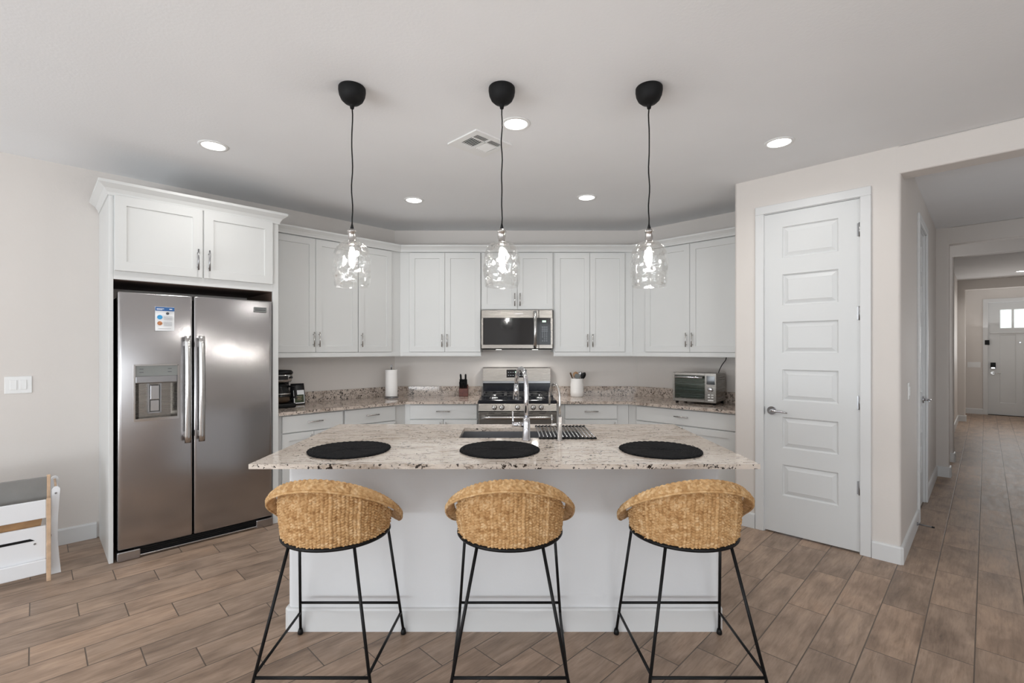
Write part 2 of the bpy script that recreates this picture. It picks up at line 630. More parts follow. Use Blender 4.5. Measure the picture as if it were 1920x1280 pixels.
# ------------------------------------------------------------------ the setting
floor_poly = [(-4.6, -5.1), (14.7, -5.1), (14.7, 4.85), (-4.6, 4.85)]
struct(MB().prism(floor_poly, -.1, 0).build('floor', 'plank_tile', fr='H'), 'brown wood-look plank tile floor laid on the diagonal')
struct(MB().prism(floor_poly, CEIL, CEIL+.1).build('ceiling', 'ceiling_paint', fr='H'), 'flat matte white ceiling')
A0, C0 = 2.8787, 4.7156
A1, C1 = 4.8134, 2.7809
struct(MB().box(-4.6, 2.94, C0, C0+.12, 0, CEIL).build('wall_left', 'wall_paint', fr='H'), 'pale greige wall beside and behind the refrigerator')
struct(MB().box(-1.31, 1.45, 0, .12, 0, CEIL).build('wall_back', 'wall_paint', fr='B'), 'diagonal wall behind the range')
struct(MB().box(A1, A1+.12, 1.36, 2.84, 0, CEIL).build('wall_right', 'wall_paint', fr='H'), 'wall behind the toaster oven')
r = .022
dl, dr_ = C_P-.213, C_P-.841             # door opening
m = MB()
m.prism([(A_P, dl)] + list(reversed(arc(A_P+r, C_P-r, r, PI/2, PI))) + [(4.80, C_P), (4.80, C_P-.1), (A_P+.12, C_P-.1), (A_P+.12, dl)], 0, CEIL)
m.prism([(A_P, dr_), (A_P+.12, dr_), (A_P+.12, C_H+.12), (5.11, C_H+.12), (5.11, C_H)] + list(reversed(arc(A_P+r, C_H+r, r, PI, 1.5*PI))), 0, CEIL)
m.box(A_P, A_P+.12, dr_, dl, 2.458, CEIL)
m.box(A_P+.0006, A_P+.17, -5, C_H+.03, 2.56, CEIL, .012, 3)
m.box(A_P+.0012, A_P+.169, -5, -1.1, 0, 2.6)
struct(m.build('wall_pantry', 'wall_paint', fr='H'), 'wall around the pantry door with a header over the hall opening')
m = MB()
m.box(5.109, 5.81, C_H, C_H+.12, 2.458, CEIL)
m.box(5.81, 7.12, C_H, C_H+.12, 0, CEIL)
m.prism([(7.10, 1.7), (7.23, 1.7)] + arc(7.23-r, .285+r, r, 0, -PI/2) + arc(7.10+r, .285+r, r, -PI/2, -PI), 0, CEIL)
m.box(7.10, 7.23, -1.1, .31, 2.555, CEIL, .01, 2)
m.prism([(8.10, 1.7), (8.23, 1.7)] + arc(8.23-r, .285+r, r, 0, -PI/2) + arc(8.10+r, .285+r, r, -PI/2, -PI), 0, CEIL)
m.box(8.10, 8.23, -1.1, .31, 2.555, CEIL, .01, 2)
m.box(7.2, 8.13, 1.7, 1.8, 0, .75); m.box(7.2, 8.13, 1.7, 1.8, 2.05, CEIL)  # unseen opening, added to go with the cross-hall fill lamp
m.box(8.2, 12.9, C_H, C_H+.12, 0, CEIL)
m.prism([(12.8, .5), (12.93, .5)] + arc(12.93-r, .285+r, r, 0, -PI/2) + arc(12.8+r, .285+r, r, -PI/2, -PI), 0, CEIL)
m.box(12.8, 12.93, -1.1, .31, 2.555, CEIL, .01, 2)
m.box(12.9, 14.52, C_H, C_H+.12, 0, CEIL)
m.box(4.1, 4.75, -1.22, -1.1, 0, CEIL); m.box(6.45, 14.6, -1.22, -1.1, 0, CEIL)
m.box(4.75, 6.45, -1.22, -1.1, 0, .55); m.box(4.75, 6.45, -1.22, -1.1, 1.75, CEIL)  # unseen opening, added to go with the hall side fill lamp
struct(m.build('wall_hall', 'wall_paint', fr='H'), 'hallway walls with two cased openings and dropped headers')
FD0, FD1 = .395+.03, .395+.95           # front door in entry-wall x
m = MB()
m.box(-.1, FD0-.012, 0, .12, 0, CEIL)
m.box(FD1+.012, 1.6, 0, .12, 0, CEIL)
m.box(FD0-.013, FD1+.013, 0, .12, 2.408, CEIL)
struct(m.build('wall_entry', 'wall_paint', fr='EN'), 'far wall of the entry hall around the front door')
# the walls behind the camera, with the openings the daylight comes through
m = MB()
m.box(-4.62, -4.5, -5.1, -1.8, 0, CEIL)
m.box(-4.62, -4.5, 3.8, 4.72, 0, CEIL)
m.box(-4.62, -4.5, -1.81, 3.81, 2.4, CEIL)
m.box(-4.62, -4.5, -1.81, 3.81, 0, .2)
struct(m.build('wall_rear', 'wall_paint', fr='H'))
m = MB()
m.box(-4.6, -3.7, -5.12, -5.0, 0, CEIL)
m.box(.5, 4.1, -5.12, -5.0, 0, CEIL)
m.box(-3.71, .51, -5.12, -5.0, 2.3, CEIL)
m.box(-3.71, .51, -5.12, -5.0, 0, .6)
struct(m.build('wall_side', 'wall_paint', fr='H'))
for i, (args, fr) in enumerate(((('c', -4.56, -1.8, 3.8, .2, 2.4), 'H'), (('a', -5.06, -3.7, .5, .6, 2.3), 'H'), (('a', -1.16, 4.75, 6.45, .55, 1.75), 'H'), (('a', 1.75, 7.23, 8.1, .75, 2.05), 'H'))):  # rear and side windows, then unseen hall windows added for the fill lamps
    ax, k, q0, q1, z0, z1 = args
    m = MB()
    n_ = 4
    for j in range(n_+1):
        q = q0+(q1-q0)*j/n_
        t0, t1 = max(q0, q-.035), min(q1, q+.035)
        if ax == 'c': m.box(k-.03, k+.03, t0, t1, z0, z1)
        else: m.box(t0, t1, k-.03, k+.03, z0, z1)
    for z in (z0+.03, z1-.03):
        if ax == 'c': m.box(k-.03, k+.03, q0, q1, z-.03, z+.03)
        else: m.box(q0, q1, k-.03, k+.03, z-.03, z+.03)
    struct(m.build('window_%d' % (i+1), 'trim_white', fr='H'))

# baseboards
BBP = [(0, 0), (.015, 0), (.015, .104), (.011, .113), (0, .116)]
struct(MB().mould([(A0-2.545, C0), (-4.5, C0)], BBP, -1).build('baseboard_left', 'trim_white', fr='H'), 'white baseboard left of the refrigerator')
m = MB()
m.mould([(A_P, C_P-.158), (A_P, C_P-.02)], BBP, -1)
m.mould([(A_P, C_P-.896), (A_P, C_H+.006), (A_P+.006, C_H), (5.056, C_H)], BBP, 1)
struct(m.build('baseboard_pantry', 'trim_white', fr='H'), 'white baseboard turning the corner by the pantry door')
m = MB()
m.mould([(5.866, C_H), (7.10, C_H), (7.10, .291), (7.106, .285), (7.224, .285), (7.23, .291), (7.23, 1.6)], BBP, 1)
m.mould([(8.10, 1.6), (8.10, .291), (8.106, .285), (8.224, .285), (8.23, .291), (8.23, C_H), (12.8, C_H), (12.8, .291), (12.806, .285), (12.924, .285), (12.93, .291), (12.93, C_H), (14.5, C_H)], BBP, 1)
m.mould([(14.5, C_H), (14.5, C_H-FD0+.06)], BBP, 1)
struct(m.build('baseboard_hall', 'trim_white', fr='H'), 'white baseboards along the hallway')

# doors ---------------------------------------------------------------------------------------------------
RAISED = [(.003, .006), (.010, .012), (.013, .012), (.040, .002), (.042, .0025)]
def six_panel(x0, x1, yb, yf, mx):
    ps = [(x0+mx, x1-mx, 2.10-.36*k, 2.335-.36*k) for k in range(6)]
    return MB().panel_slab(x0, x1, .014, 2.444, yb, yf, ps, RAISED)
def casing(x0, x1, zt, wdt=.062, th=.017):
    m = MB()
    m.box(x0-wdt, x0, -th, 0, 0, zt, .003)
    m.box(x1, x1+wdt, -th, 0, 0, zt, .003)
    m.box(x0-wdt, x1+wdt, -th, 0, zt, zt+wdt, .003)
    m.box(x0-.002, x0+.004, 0, .1, 0, zt)        # jambs
    m.box(x1-.004, x1+.002, 0, .1, 0, zt)
    m.box(x0, x1, 0, .1, zt-.004, zt+.002)
    return m
def lever(parent, x, z, yf, d, mat='chrome'):
    m = MB()
    m.cyl((x, yf, z), (x, yf-.012, z), .031, 24)
    m.cyl((x, yf-.01, z), (x, yf-.05, z), .010, 12)
    m.tube([(x, yf-.05, z), (x+d*.03, yf-.056, z+.002), (x+d*.075, yf-.055, z), (x+d*.118, yf-.05, z-.006)], [.011, .010, .008, .006], 10)
    return m.build('door_handle', mat, parent)
def hinges(parent, x, zs, yf):
    for z in zs:
        m = MB()
        m.cyl((x, yf-.006, z-.048), (x, yf-.006, z+.048), .0075, 10)
        m.box(x-.016, x+.016, yf-.002, yf+.001, z-.045, z+.045)
        m.build('hinge', 'dark_nickel', parent)

struct(casing(.223, .831, 2.452).build('trim_1', 'trim_white', fr='P'), 'white casing around the pantry door')
d1 = struct(six_panel(.227, .827, .036, .002, .122).build('door_1', 'door_white', fr='P', loc=(.527, 0, 0)), 'white six-panel pantry door with a chrome lever')
lever(d1, .277, .938, .002, 1)
hinges(d1, .829, (2.231, 1.656, 1.04, .454), .002)
MB().box(.2245, .2275, -.004, .02, .905, .965).build('latch', 'dark_nickel', d1)
struct(casing(1.106, 1.784, 2.452).build('trim_2', 'trim_white', fr='HL'), 'white casing around the hall closet door')
d2 = struct(six_panel(1.11, 1.78, .05, .016, .122).build('door_2', 'door_white', fr='HL', loc=(1.445, 0, 0)), 'white six-panel closet door seen edge-on in the hall')
lever(d2, 1.70, .95, .016, -1)
hinges(d2, 1.108, (2.231, 1.656, .454), .012)
struct(casing(FD0-.004, FD1+.004, 2.404, .075).build('trim_3', 'trim_white', fr='EN'), 'white casing around the front door')
fx = lambda c: C_H-c
lites = [(fx(-.204), fx(-.385), 1.846, 2.248), (fx(-.405), fx(-.585), 1.846, 2.248), (fx(-.605), fx(-.785), 1.846, 2.248)]
pans = [(fx(-.204), fx(-.44), .265, 1.71), (fx(-.54), fx(-.785), .265, 1.71)]
d3 = struct(MB().panel_slab(FD0, FD1, .012, 2.395, .05, .02, lites+pans, [(.004, .008), (.012, .01)]).build('door_3', 'door_white', fr='EN', loc=((FD0+FD1)/2, 0, 0)), 'white front door with three small top lights')
for q in lites:
    MB().box(q[0]+.012, q[1]-.012, .024, .0285, q[2]+.012, q[3]-.012).build('glass_pane', 'daylit_pane', d3)
m = MB(); m.box(FD0+.03, FD1-.03, 0, .02, 1.74, 1.765, .003); m.build('door_shelf', 'door_white', d3)
m = MB(); m.box(FD0+.035, FD0+.115, -.012, .02, .99, 1.12, .008, 2); k_ = m.build('smart_lock', 'black_plastic', d3)
MB().box(FD0+.045, FD0+.105, -.016, -.012, .995, 1.015, .002).build('lock_trim', 'chrome', k_)
lever(d3, FD0+.07, .895, .02, 1, 'nickel')
MB().box(FD0-.003, FD1+.003, -.01, .1, 0, .0115).build('threshold', 'black_matte', d3)
MB().cyl((fx(-.5), .02, 1.545), (fx(-.5), .008, 1.545), .013, 12).build('peephole', 'chrome', d3)
m = MB(); m.box(FD0-.05, FD0+.02, -.035, .015, 1.50, 1.60, .004); m.build('door_guard', 'black_metal', d3)

# ------------------------------------------------------------------ cabinetry helpers
SHAKER = lambda rail=.057: [(0, 0)]
def shaker_door(x0, x1, z0, z1, yf, rail=.058, th=.02):
    m = MB()
    g = .0035
    m.panel_slab(x0+g, x1-g, z0+g/2, z1-g/2, yf+th, yf, [(x0+rail, x1-rail, z0+rail, z1-rail)], [(.0015, .008), (.003, .0085)])
    return m
def slab_front(x0, x1, z0, z1, yf, th=.02):
    g = .003
    return MB().box(x0+g, x1-g, yf, yf+th, z0+g/2, z1-g/2, .002)
def bar_pull(parent, p, length, vertical, yf, mat='nickel'):
    x, z = p
    h = length/2
    d = (0, 0, 1) if vertical else (1, 0, 0)
    e = Vector(d)
    c = Vector((x, yf-.03, z))
    m = MB()
    m.cyl(c-e*h, c+e*h, .0055, 10)
    for s in (-.68, .68):
        q = c+e*h*s
        m.cyl(q, (q.x, yf, q.z), .0042, 8)
    return m.build('handle', mat, parent)

UZ0, UZ1 = 1.375, 2.43
DZ0, DZ1 = 1.379, 2.422
def upper(fr, plan, doors, label, z0=UZ0, dz0=DZ0, hz=(1.43, 1.565), yf=-.35):
    xs = [p[0] for p in plan]
    t = thing('upper_cabinet', label, 'cabinet', fr, ((min(xs)+max(xs))/2, -.165, z0), 'white shaker upper cabinets')
    MB().prism(plan, z0, UZ1).build('cabinet_body', 'cabinet_white', t)
    for x0, x1, hx in doors:
        d = shaker_door(x0, x1, dz0, DZ1, yf).build('door', 'cabinet_white', t)
        if hx is not None:
            bar_pull(d, (hx, sum(hz)/2), hz[1]-hz[0], True, yf)
    return t
K = .4142
n33 = .33
upper('L', [(-1.469, 0), (-1.469, -n33), (-.622, -n33), (-.622, 0)], [(-1.455, -1.041, -1.066), (-1.041, -.622, -1.014)],
      'tall white double-door wall cabinet next to the refrigerator enclosure')
upper('L', [(-.620, 0), (-.620, -n33), (-n33*K, -n33), (0, 0)], [(-.618, -.245, -.590)],
      'white single-door wall cabinet in the left corner behind the left glass pendant')
upper('B', [(-1.298, 0), (-1.298+n33*K, -n33), (-.306, -n33), (-.306, 0)], [(-1.062, -.686, -.713), (-.686, -.309, -.659)],
      'tall white double-door wall cabinet left of the microwave')
upper('B', [(-.304, 0), (-.304, -n33), (.460, -n33), (.460, 0)], [(-.299, .079, .051), (.079, .452, .107)],
      'short white double-door wall cabinet directly above the microwave', z0=1.822, dz0=1.828, hz=(1.86, 1.995))
upper('B', [(.462, 0), (.462, -n33), (1.436-n33*K, -n33), (1.436, 0)], [(.472, .843, .816), (.843, 1.214, .870)],
      'tall white double-door wall cabinet right of the microwave')
upper('R', [(0.001, 0), (n33*K+.001, -n33), (1.333, -n33), (1.333, 0)], [(.29, .763, .735), (.763, 1.25, .793)],
      'white double-door wall cabinet above the toaster oven, against the pantry wall')

# crown and light rail along the wall cabinets
def wl(fr, *pts):
    return [fw(fr, x, y) for x, y in pts]
CROWN = [(-.03, 2.43), (.010, 2.43), (.014, 2.444), (.024, 2.462), (.040, 2.478), (.046, 2.484), (.046, 2.498), (-.03, 2.498)]
path = wl('L', (-1.469, -.35), (-.35*K, -.35)) + wl('R', (.35*K, -.35), (1.333, -.35))
o = MB().mould(path, CROWN, 1).build('crown_moulding', 'cabinet_white')
tag(o, 'long white crown moulding running over the wall cabinets of all three runs', 'moulding')
RAIL = [(-.05, 1.333), (.006, 1.333), (.008, 1.34), (.004, 1.375), (-.05, 1.375)]
path = wl('L', (-1.469, -.345), (-.345*K, -.345)) + wl('B', (-.306, -.345))
tag(MB().mould(path, RAIL, 1).build('light_rail', 'cabinet_white'), 'white light rail under the wall cabinets left of the microwave', 'moulding', 'white light rails')
path = wl('B', (.462, -.345)) + wl('R', (.345*K, -.345), (1.333, -.345))
tag(MB().mould(path, RAIL, 1).build('light_rail', 'cabinet_white'), 'white light rail under the wall cabinets right of the microwave', 'moulding', 'white light rails')

# base cabinets
BZ = .862
def base(fr, plan, fronts, label):
    xs = [p[0] for p in plan]
    t = thing('base_cabinet', label, 'cabinet', fr, ((min(xs)+max(xs))/2, -.3, 0), 'white base cabinets')
    MB().prism(plan, .1, BZ).build('cabinet_body', 'cabinet_white', t)
    x0, x1 = fronts[0][1], fronts[0][2]
    k_ = .53/.6
    q = [(a[0]+(b[0]-a[0])*k_, a[1]+(b[1]-a[1])*k_) for a, b in ((plan[0], plan[1]), (plan[3], plan[2]))]
    MB().prism([plan[0], q[0], q[1], plan[3]], 0, .1).build('toe_kick', 'cabinet_white', t)
    for kind, a, b in fronts:
        if kind == 'drawer':
            d = slab_front(a, b, .711, .853, -.62).build('drawer', 'cabinet_white', t)
            bar_pull(d, ((a+b)/2, .79), .135, False, -.62)
        else:
            d = shaker_door(a, b, .112, .703, -.62).build('door', 'cabinet_white', t)
            bar_pull(d, (b-.03 if kind == 'doorl' else a+.03, .62), .13, True, -.62)
    return t
n6 = .60
base('L', [(-1.468, 0), (-1.468, -n6), (-.898, -n6), (-.898, 0)], [('drawer', -1.433, -.904), ('doorl', -1.433, -1.169), ('doorr', -1.169, -.904)],
     'white base cabinet with a wide drawer next to the refrigerator')
base('L', [(-.896, 0), (-.896, -n6), (-n6*K, -n6), (0, 0)], [('drawer', -.889, -.367), ('doorl', -.889, -.367)],
     'white base cabinet with a drawer in the left corner below the paper towels')
base('B', [(-1.298, 0), (-1.298+n6*K, -n6), (-.318, -n6), (-.318, 0)], [('drawer', -1.0, -.326), ('doorl', -1.0, -.663), ('doorr', -.663, -.326)],
     'white base cabinet with a drawer below the knife block, left of the range')
base('B', [(.468, 0), (.468, -n6), (1.436-n6*K, -n6), (1.436, 0)], [('drawer', .547, 1.072), ('doorl', .547, 1.072)],
     'white base cabinet with a drawer below the utensil crock, right of the range')
base('R', [(.001, 0), (n6*K+.001, -n6), (1.333, -n6), (1.333, 0)], [('drawer', .345, 1.285), ('doorl', .345, .815), ('doorr', .815, 1.285)],
     'white base cabinet with a wide drawer below the toaster oven')

# worktops
CT0, CT1 = .863, .89
def worktop(name, pts_wall, pts_front, label, splash_path, at):
    t = thing(name, label, 'countertop', 'W', at, 'speckled granite worktops')
    MB().prism(pts_wall + pts_front, CT0, CT1, b=.003).build('slab', 'granite_counter', t)
    MB().mould(splash_path, [(0, CT1), (.02, CT1), (.02, .988), (.018, .991), (0, .991)], 1).build('backsplash', 'granite_counter', t)
e = .002
lw_ = wl('L', (-1.469, -e), (-e*K, -e)) + wl('B', (-.318, -e))
lf_ = wl('B', (-.318, -.65)) + wl('L', (-.65*K, -.65), (-1.469, -.65))
worktop('granite_worktop', lw_, lf_, 'speckled brown granite worktop left of the range, turning the corner to the refrigerator', lw_, tuple(fw('L', -.3, -.3, CT0)))
rw_ = wl('B', (.468, -e)) + wl('R', (e*K, -e), (1.335, -e))
rf_ = wl('R', (1.335, -.65), (.65*K, -.65)) + wl('B', (.468, -.65))
worktop('granite_worktop', rw_, rf_, 'speckled brown granite worktop right of the range, turning the corner to the pantry wall', rw_, tuple(fw('R', .3, -.3, CT0)))

# ------------------------------------------------------------------ refrigerator enclosure
t = thing('refrigerator_enclosure', 'tall white cabinet surround with two doors over the steel refrigerator', 'cabinet', 'L', (-2.0, -.33, 0))
MB().box(-2.531, -2.507, -.65, -.001, 0, UZ1, .002).build('side_panel', 'cabinet_white', t)
MB().box(-1.516, -1.472, -.65, -.001, 0, UZ1, .002).build('side_panel', 'cabinet_white', t)
MB().box(-2.507, -1.516, -.65, -.001, 1.872, UZ1).build('cabinet_body', 'cabinet_white', t)
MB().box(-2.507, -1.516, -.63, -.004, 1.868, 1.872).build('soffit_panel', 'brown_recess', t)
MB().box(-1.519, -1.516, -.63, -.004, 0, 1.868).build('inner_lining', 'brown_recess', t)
for a, b, hx in ((-2.503, -2.004, -2.037), (-1.998, -1.519, -1.967)):
    d = shaker_door(a, b, 1.928, 2.424, -.67, .062).build('door', 'cabinet_white', t)
    bar_pull(d, (hx, 2.055), .15, True, -.67, 'dark_nickel')
CR2 = [(-.03, 2.42), (.006, 2.42), (.010, 2.438), (.024, 2.462), (.048, 2.482), (.056, 2.488), (.056, 2.506), (-.03, 2.506)]
MB().mould([(-2.531, -.03), (-2.531, -.65), (-1.472, -.65), (-1.472, -.40)], CR2, 1).build('crown_moulding', 'cabinet_white', t)

# ------------------------------------------------------------------ refrigerator
FX0, FX1, FXM, FF = -2.487, -1.527, -2.066, -.68
t = thing('refrigerator', 'stainless side-by-side refrigerator with an ice and water dispenser', 'refrigerator', 'L', (-2.0, -.35, 0))
MB().box(FX0+.01, FX1-.01, -.60, -.03, .03, 1.765, .004).build('body', 'black_matte', t)
def fr_door(x0, x1, hole=None):
    m = MB()
    z0, z1 = .075, 1.79
    yb, yf = -.605, FF
    bm = m.bm
    # gently crowned front: columns of vertices
    nx = 20
    xs = sorted({x0+(x1-x0)*i/nx for i in range(nx+1)} | ({hole[0], hole[1]} if hole else set()))
    zs = sorted({z0, z0+.01, z1-.01, z1} | ({hole[2], hole[3]} if hole else set()))
    def yy(x, z):
        u = (2*(x-FX0)/(FX1-FX0)-1)
        e = min(x-x0, x1-x, .012)/.012
        f = min(z-z0, z1-z, .01)/.01
        return yf + .010*u*u + .010*(1-math.sqrt(max(0, 1-(1-e)**2))) + .004*(1-f)
    xs = sorted(set(xs) | {x0+.003, x0+.007, x0+.012, x1-.003, x1-.007, x1-.012})
    V = {}
    def v(i, j):
        if (i, j) not in V:
            V[(i, j)] = bm.verts.new((xs[i], yy(xs[i], zs[j]), zs[j]))
        return V[(i, j)]
    for i in range(len(xs)-1):
        for j in range(len(zs)-1):
            if hole and hole[0]-1e-6 <= xs[i] and xs[i+1] <= hole[1]+1e-6 and hole[2]-1e-6 <= zs[j] and zs[j+1] <= hole[3]+1e-6:
                continue
            f = bm.faces.new((v(i, j), v(i+1, j), v(i+1, j+1), v(i, j+1)))
            f.smooth = True
    # sides
    bk = [bm.verts.new(q) for q in ((x0, yb, z0), (x1, yb, z0), (x1, yb, z1), (x0, yb, z1))]
    nI, nJ = len(xs)-1, len(zs)-1
    bm.faces.new([v(i, 0) for i in range(nI+1)] + [bk[1], bk[0]])
    bm.faces.new([v(i, nJ) for i in range(nI, -1, -1)] + [bk[3], bk[2]])
    bm.faces.new([v(nI, j) for j in range(nJ+1)] + [bk[2], bk[1]])
    bm.faces.new([v(0, j) for j in range(nJ, -1, -1)] + [bk[0], bk[3]])
    return m.build('door', 'stainless', t)
HX0, HX1, HZ0, HZ1 = -2.404, -2.153, .922, 1.303
dL = fr_door(FX0, FXM-.004, (HX0, HX1, HZ0, HZ1))
dR = fr_door(FXM+.004, FX1)
# dispenser
yF = FF+.004
m = MB()
fwd = .008
m.box(HX0-.002, HX0+fwd, yF-.004, yF+.03, HZ0, HZ1); m.box(HX1-fwd, HX1+.002, yF-.004, yF+.03, HZ0, HZ1)
m.box(HX0, HX1, yF-.004, yF+.03, HZ1-fwd, HZ1+.002); m.box(HX0, HX1, yF-.006, yF+.03, HZ0-.002, HZ0+.016)
disp = m.build('dispenser_frame', 'stainless_bright', t)
m = MB()
zr = 1.176
m.poly([(HX0+fwd, yF+.01, zr), (HX0+fwd, yF+.01, HZ0+.01), (HX0+.035, yF+.068, HZ0+.012), (HX0+.035, yF+.068, zr)])
m.poly([(HX1-fwd, yF+.01, zr), (HX1-.035, yF+.068, zr), (HX1-.035, yF+.068, HZ0+.012), (HX1-fwd, yF+.01, HZ0+.01)])
m.poly([(HX0+.035, yF+.068, HZ0+.012), (HX1-.035, yF+.068, HZ0+.012), (HX1-.035, yF+.068, zr), (HX0+.035, yF+.068, zr)])
m.poly([(HX0+fwd, yF+.01, HZ0+.012), (HX1-fwd, yF+.01, HZ0+.012), (HX1-.035, yF+.068, HZ0+.013), (HX0+.035, yF+.068, HZ0+.013)])
m.poly([(HX0+fwd, yF+.01, zr), (HX1-fwd, yF+.01, zr), (HX1-.035, yF+.068, zr), (HX0+.035, yF+.068, zr)])
m.build('dispenser_recess', 'stainless_warm', disp, normals=False)
MB().box(HX0+fwd, HX1-fwd, yF+.001, yF+.02, 1.226, HZ1-fwd).build('control_panel', 'silicone_grey', disp)
MB().box(HX0+fwd, HX1-fwd, yF-.004, yF+.03, zr, 1.226, .006, 2).build('control_bar', 'dark_nickel', disp)
for dx in (.022, .18):
    for dz in (.028, .05):
        MB().box(HX0+fwd+dx, HX0+fwd+dx+.022, yF-.0005, yF+.002, HZ1-dz-.003, HZ1-dz).build('panel_mark', 'ink_dark', disp)
cx = (HX0+HX1)/2-.005
m = MB()
m.box(cx-.038, cx-.030, yF+.045, yF+.062, .97, 1.172); m.box(cx+.030, cx+.038, yF+.045, yF+.062, .97, 1.172)
m.box(cx-.038, cx+.038, yF+.045, yF+.062, .965, .975)
m.build('paddle_frame', 'dark_nickel', disp)
m = MB(); m.box(cx-.026, cx+.026, yF+.038, yF+.06, 1.06, 1.160, .004, 2); m.box(cx-.026, cx+.026, yF+.044, yF+.06, .978, 1.056, .003)
m.build('paddle', 'cooler_steel', disp)
for x, d in ((-2.108, dL), (-2.024, dR)):
    pts = []
    m = MB()
    n = 16
    rings = []
    for i in range(n+1):
        q = i/n
        z = .748+.755*q
        bow = .055 + .014*math.sin(PI*q)
        y = FF - bow + .003
        hw, hd = .020, .011
        rings.append([(x+hw*math.cos(2*PI*k/14), y+hd*math.sin(2*PI*k/14)*(1 if k > 7 else .7), z) for k in range(14)])
    m.rings(rings, True, True, True)
    for z in (.80, 1.45):
        m.box(x-.013, x+.013, FF-.056, FF+.006, z-.02, z+.02, .004)
    m.build('handle', 'stainless_bright', t)
m = MB(); m.box(FX0+.09, FX1-.09, -.655, -.60, .012, .07)
for k in range(4):
    m.box(FX0+.10, FX1-.10, -.661, -.653, .018+.013*k, .024+.013*k)
m.build('grille', 'black_plastic', t)
m = MB(); m.box(FX0+.05, FX1-.05, -.668, -.60, .008, .02, .003)
for x0, x1 in ((FX0-.004, FX0+.12), (FX1-.12, FX1+.004)):
    m.box(x0, x1, -.678, -.60, 0, .066, .008, 2)
m.build('kick_plate', 'stainless', t)
m = MB(); m.box(-1.663, -1.573, FF-.002, FF+.006, 1.70, 1.738, .001); bd = m.build('badge', 'silicone_grey', t)
m = MB(); m.box(-1.658, -1.578, FF-.0032, FF-.0018, 1.726, 1.730)
for k in range(9):
    m.box(-1.656+.0087*k, -1.6505+.0087*k, FF-.0032, FF-.0018, 1.709, 1.720)
m.build('badge_lettering', 'ink_dark', bd)
for x in (FX0+.05, FX1-.05):
    MB().box(x-.03, x+.03, -.60, -.5, 1.765, 1.795, .004).build('hinge_cover', 'black_plastic', t)

# leaflet taped to the left door
LX0, LX1, LZ0, LZ1 = -2.290, -2.180, 1.535, 1.701
t = thing('instruction_leaflet', 'white leaflet with a blue heading on the left refrigerator door', 'leaflet', 'L', (-2.235, FF-.002, LZ0))
yl = FF+.0035
m = MB(); m.rings([[(LX0+(LX1-LX0)*i/6, yl-.006-.004*math.sin(PI*i/6)-.004*(1-j/4), LZ0+(LZ1-LZ0)*j/4) for i in range(7)] for j in range(5)], False)
m.build('sheet', 'sheet_white', t)
yq = yl-.0165
def flat(name, quads, mat, y=yq):
    m = MB()
    for x0, x1, z0, z1 in quads:
        m.box(x0, x1, y-.0004, y+.003, z0, z1)
    return m.build(name, mat, t)
flat('blue_heading', [(LX0+.001, LX1-.001, LZ1-.028, LZ1-.002)], 'ink_blue')
for q_ in ((LX0+.008, LX0+.05, LZ1-.016, LZ1-.012), (LX0+.008, LX0+.040, LZ1-.022, LZ1-.019), (LX1-.03, LX1-.014, LZ1-.018, LZ1-.012)):
    flat('heading_text', [q_], 'sheet_white', yq-.0008)
flat('body_text', [(LX0+.048, LX1-.012, LZ0+.1-.008*k, LZ0+.1025-.008*k) for k in range(4)] + [(LX0+.048, LX1-.014, LZ0+.06-.008*k, LZ0+.0625-.008*k) for k in range(4)] + [(LX0+.016, LX1-.02, LZ0+.016, LZ0+.0185)], 'ink_grey')
def disc(name, cx, cz, r, mat, sx=1.0, y=yq):
    MB().cyl((cx, y+.003, cz), (cx, y-.0004, cz), r, 20).build(name, mat, t)
disc('round_mark', LX0+.070, LZ0+.121, .009, 'ink_dark')
disc('blue_picture', LX0+.026, LZ0+.094, .015, 'ink_cyan')
disc('orange_picture', LX0+.026, LZ0+.052, .014, 'ink_orange')

# ------------------------------------------------------------------ microwave
MX0, MX1, MY, MZ0, MZ1 = -.298, .447, -.40, 1.404, 1.818
t = thing('microwave', 'stainless over-the-range microwave with a black glass door', 'microwave', 'B', (.075, -.2, MZ0))
MB().box(MX0+.003, MX1-.003, MY+.03, -.005, MZ0+.012, MZ1, .002).build('body', 'black_plastic', t)
wx0, wx1 = MX0+.018, .300
wz0, wz1 = MZ0+.052, MZ1-.085
m = MB()
dx1 = .3005
m.box(MX0, dx1, MY, MY+.035, MZ0+.01, wz0, .003); m.box(MX0, dx1, MY, MY+.035, wz1, MZ1, .003)
m.box(MX0, wx0, MY, MY+.035, wz0-.002, wz1+.002)
dd = m.build('door', 'stainless_warm', t)
MB().box(wx0, dx1, MY+.004, MY+.03, wz0, wz1).build('door_glass', 'black_glass', dd)
m = MB(); m.tube([(.262, MY-.012, MZ0+.022), (.262, MY-.042, MZ0+.05), (.262, MY-.05, (MZ0+MZ1)/2), (.262, MY-.042, MZ1-.045), (.262, MY-.012, MZ1-.022)], [.016, .018, .018, .018, .016], 12)
m.build('handle', 'stainless_bright', dd)
m = MB()
m.box(dx1+.002, MX1, MY, MY+.035, wz1, MZ1, .003); m.box(dx1+.002, MX1, MY, MY+.035, MZ0+.01, wz0, .003); m.box(MX1-.02, MX1, MY, MY+.035, wz0-.002, wz1+.002)
cp = m.build('control_surround', 'stainless_warm', t)
MB().box(dx1+.002, MX1-.02, MY+.003, MY+.03, wz0, wz1).build('control_panel', 'black_glass', cp)
MB().box(.338, .377, MY+.0015, MY+.004, wz1-.045, wz1-.025).build('display', 'display_glow', cp)
m = MB()
for j in range(8):
    for i in range(3):
        if j == 6 and i == 0: continue
        wk = .009 if j < 3 else .005
        x, z = .342+.0215*i, wz1-.095-.0205*j
        m.box(x-wk, x+wk, MY+.0018, MY+.0035, z-.0022, z+.0022)
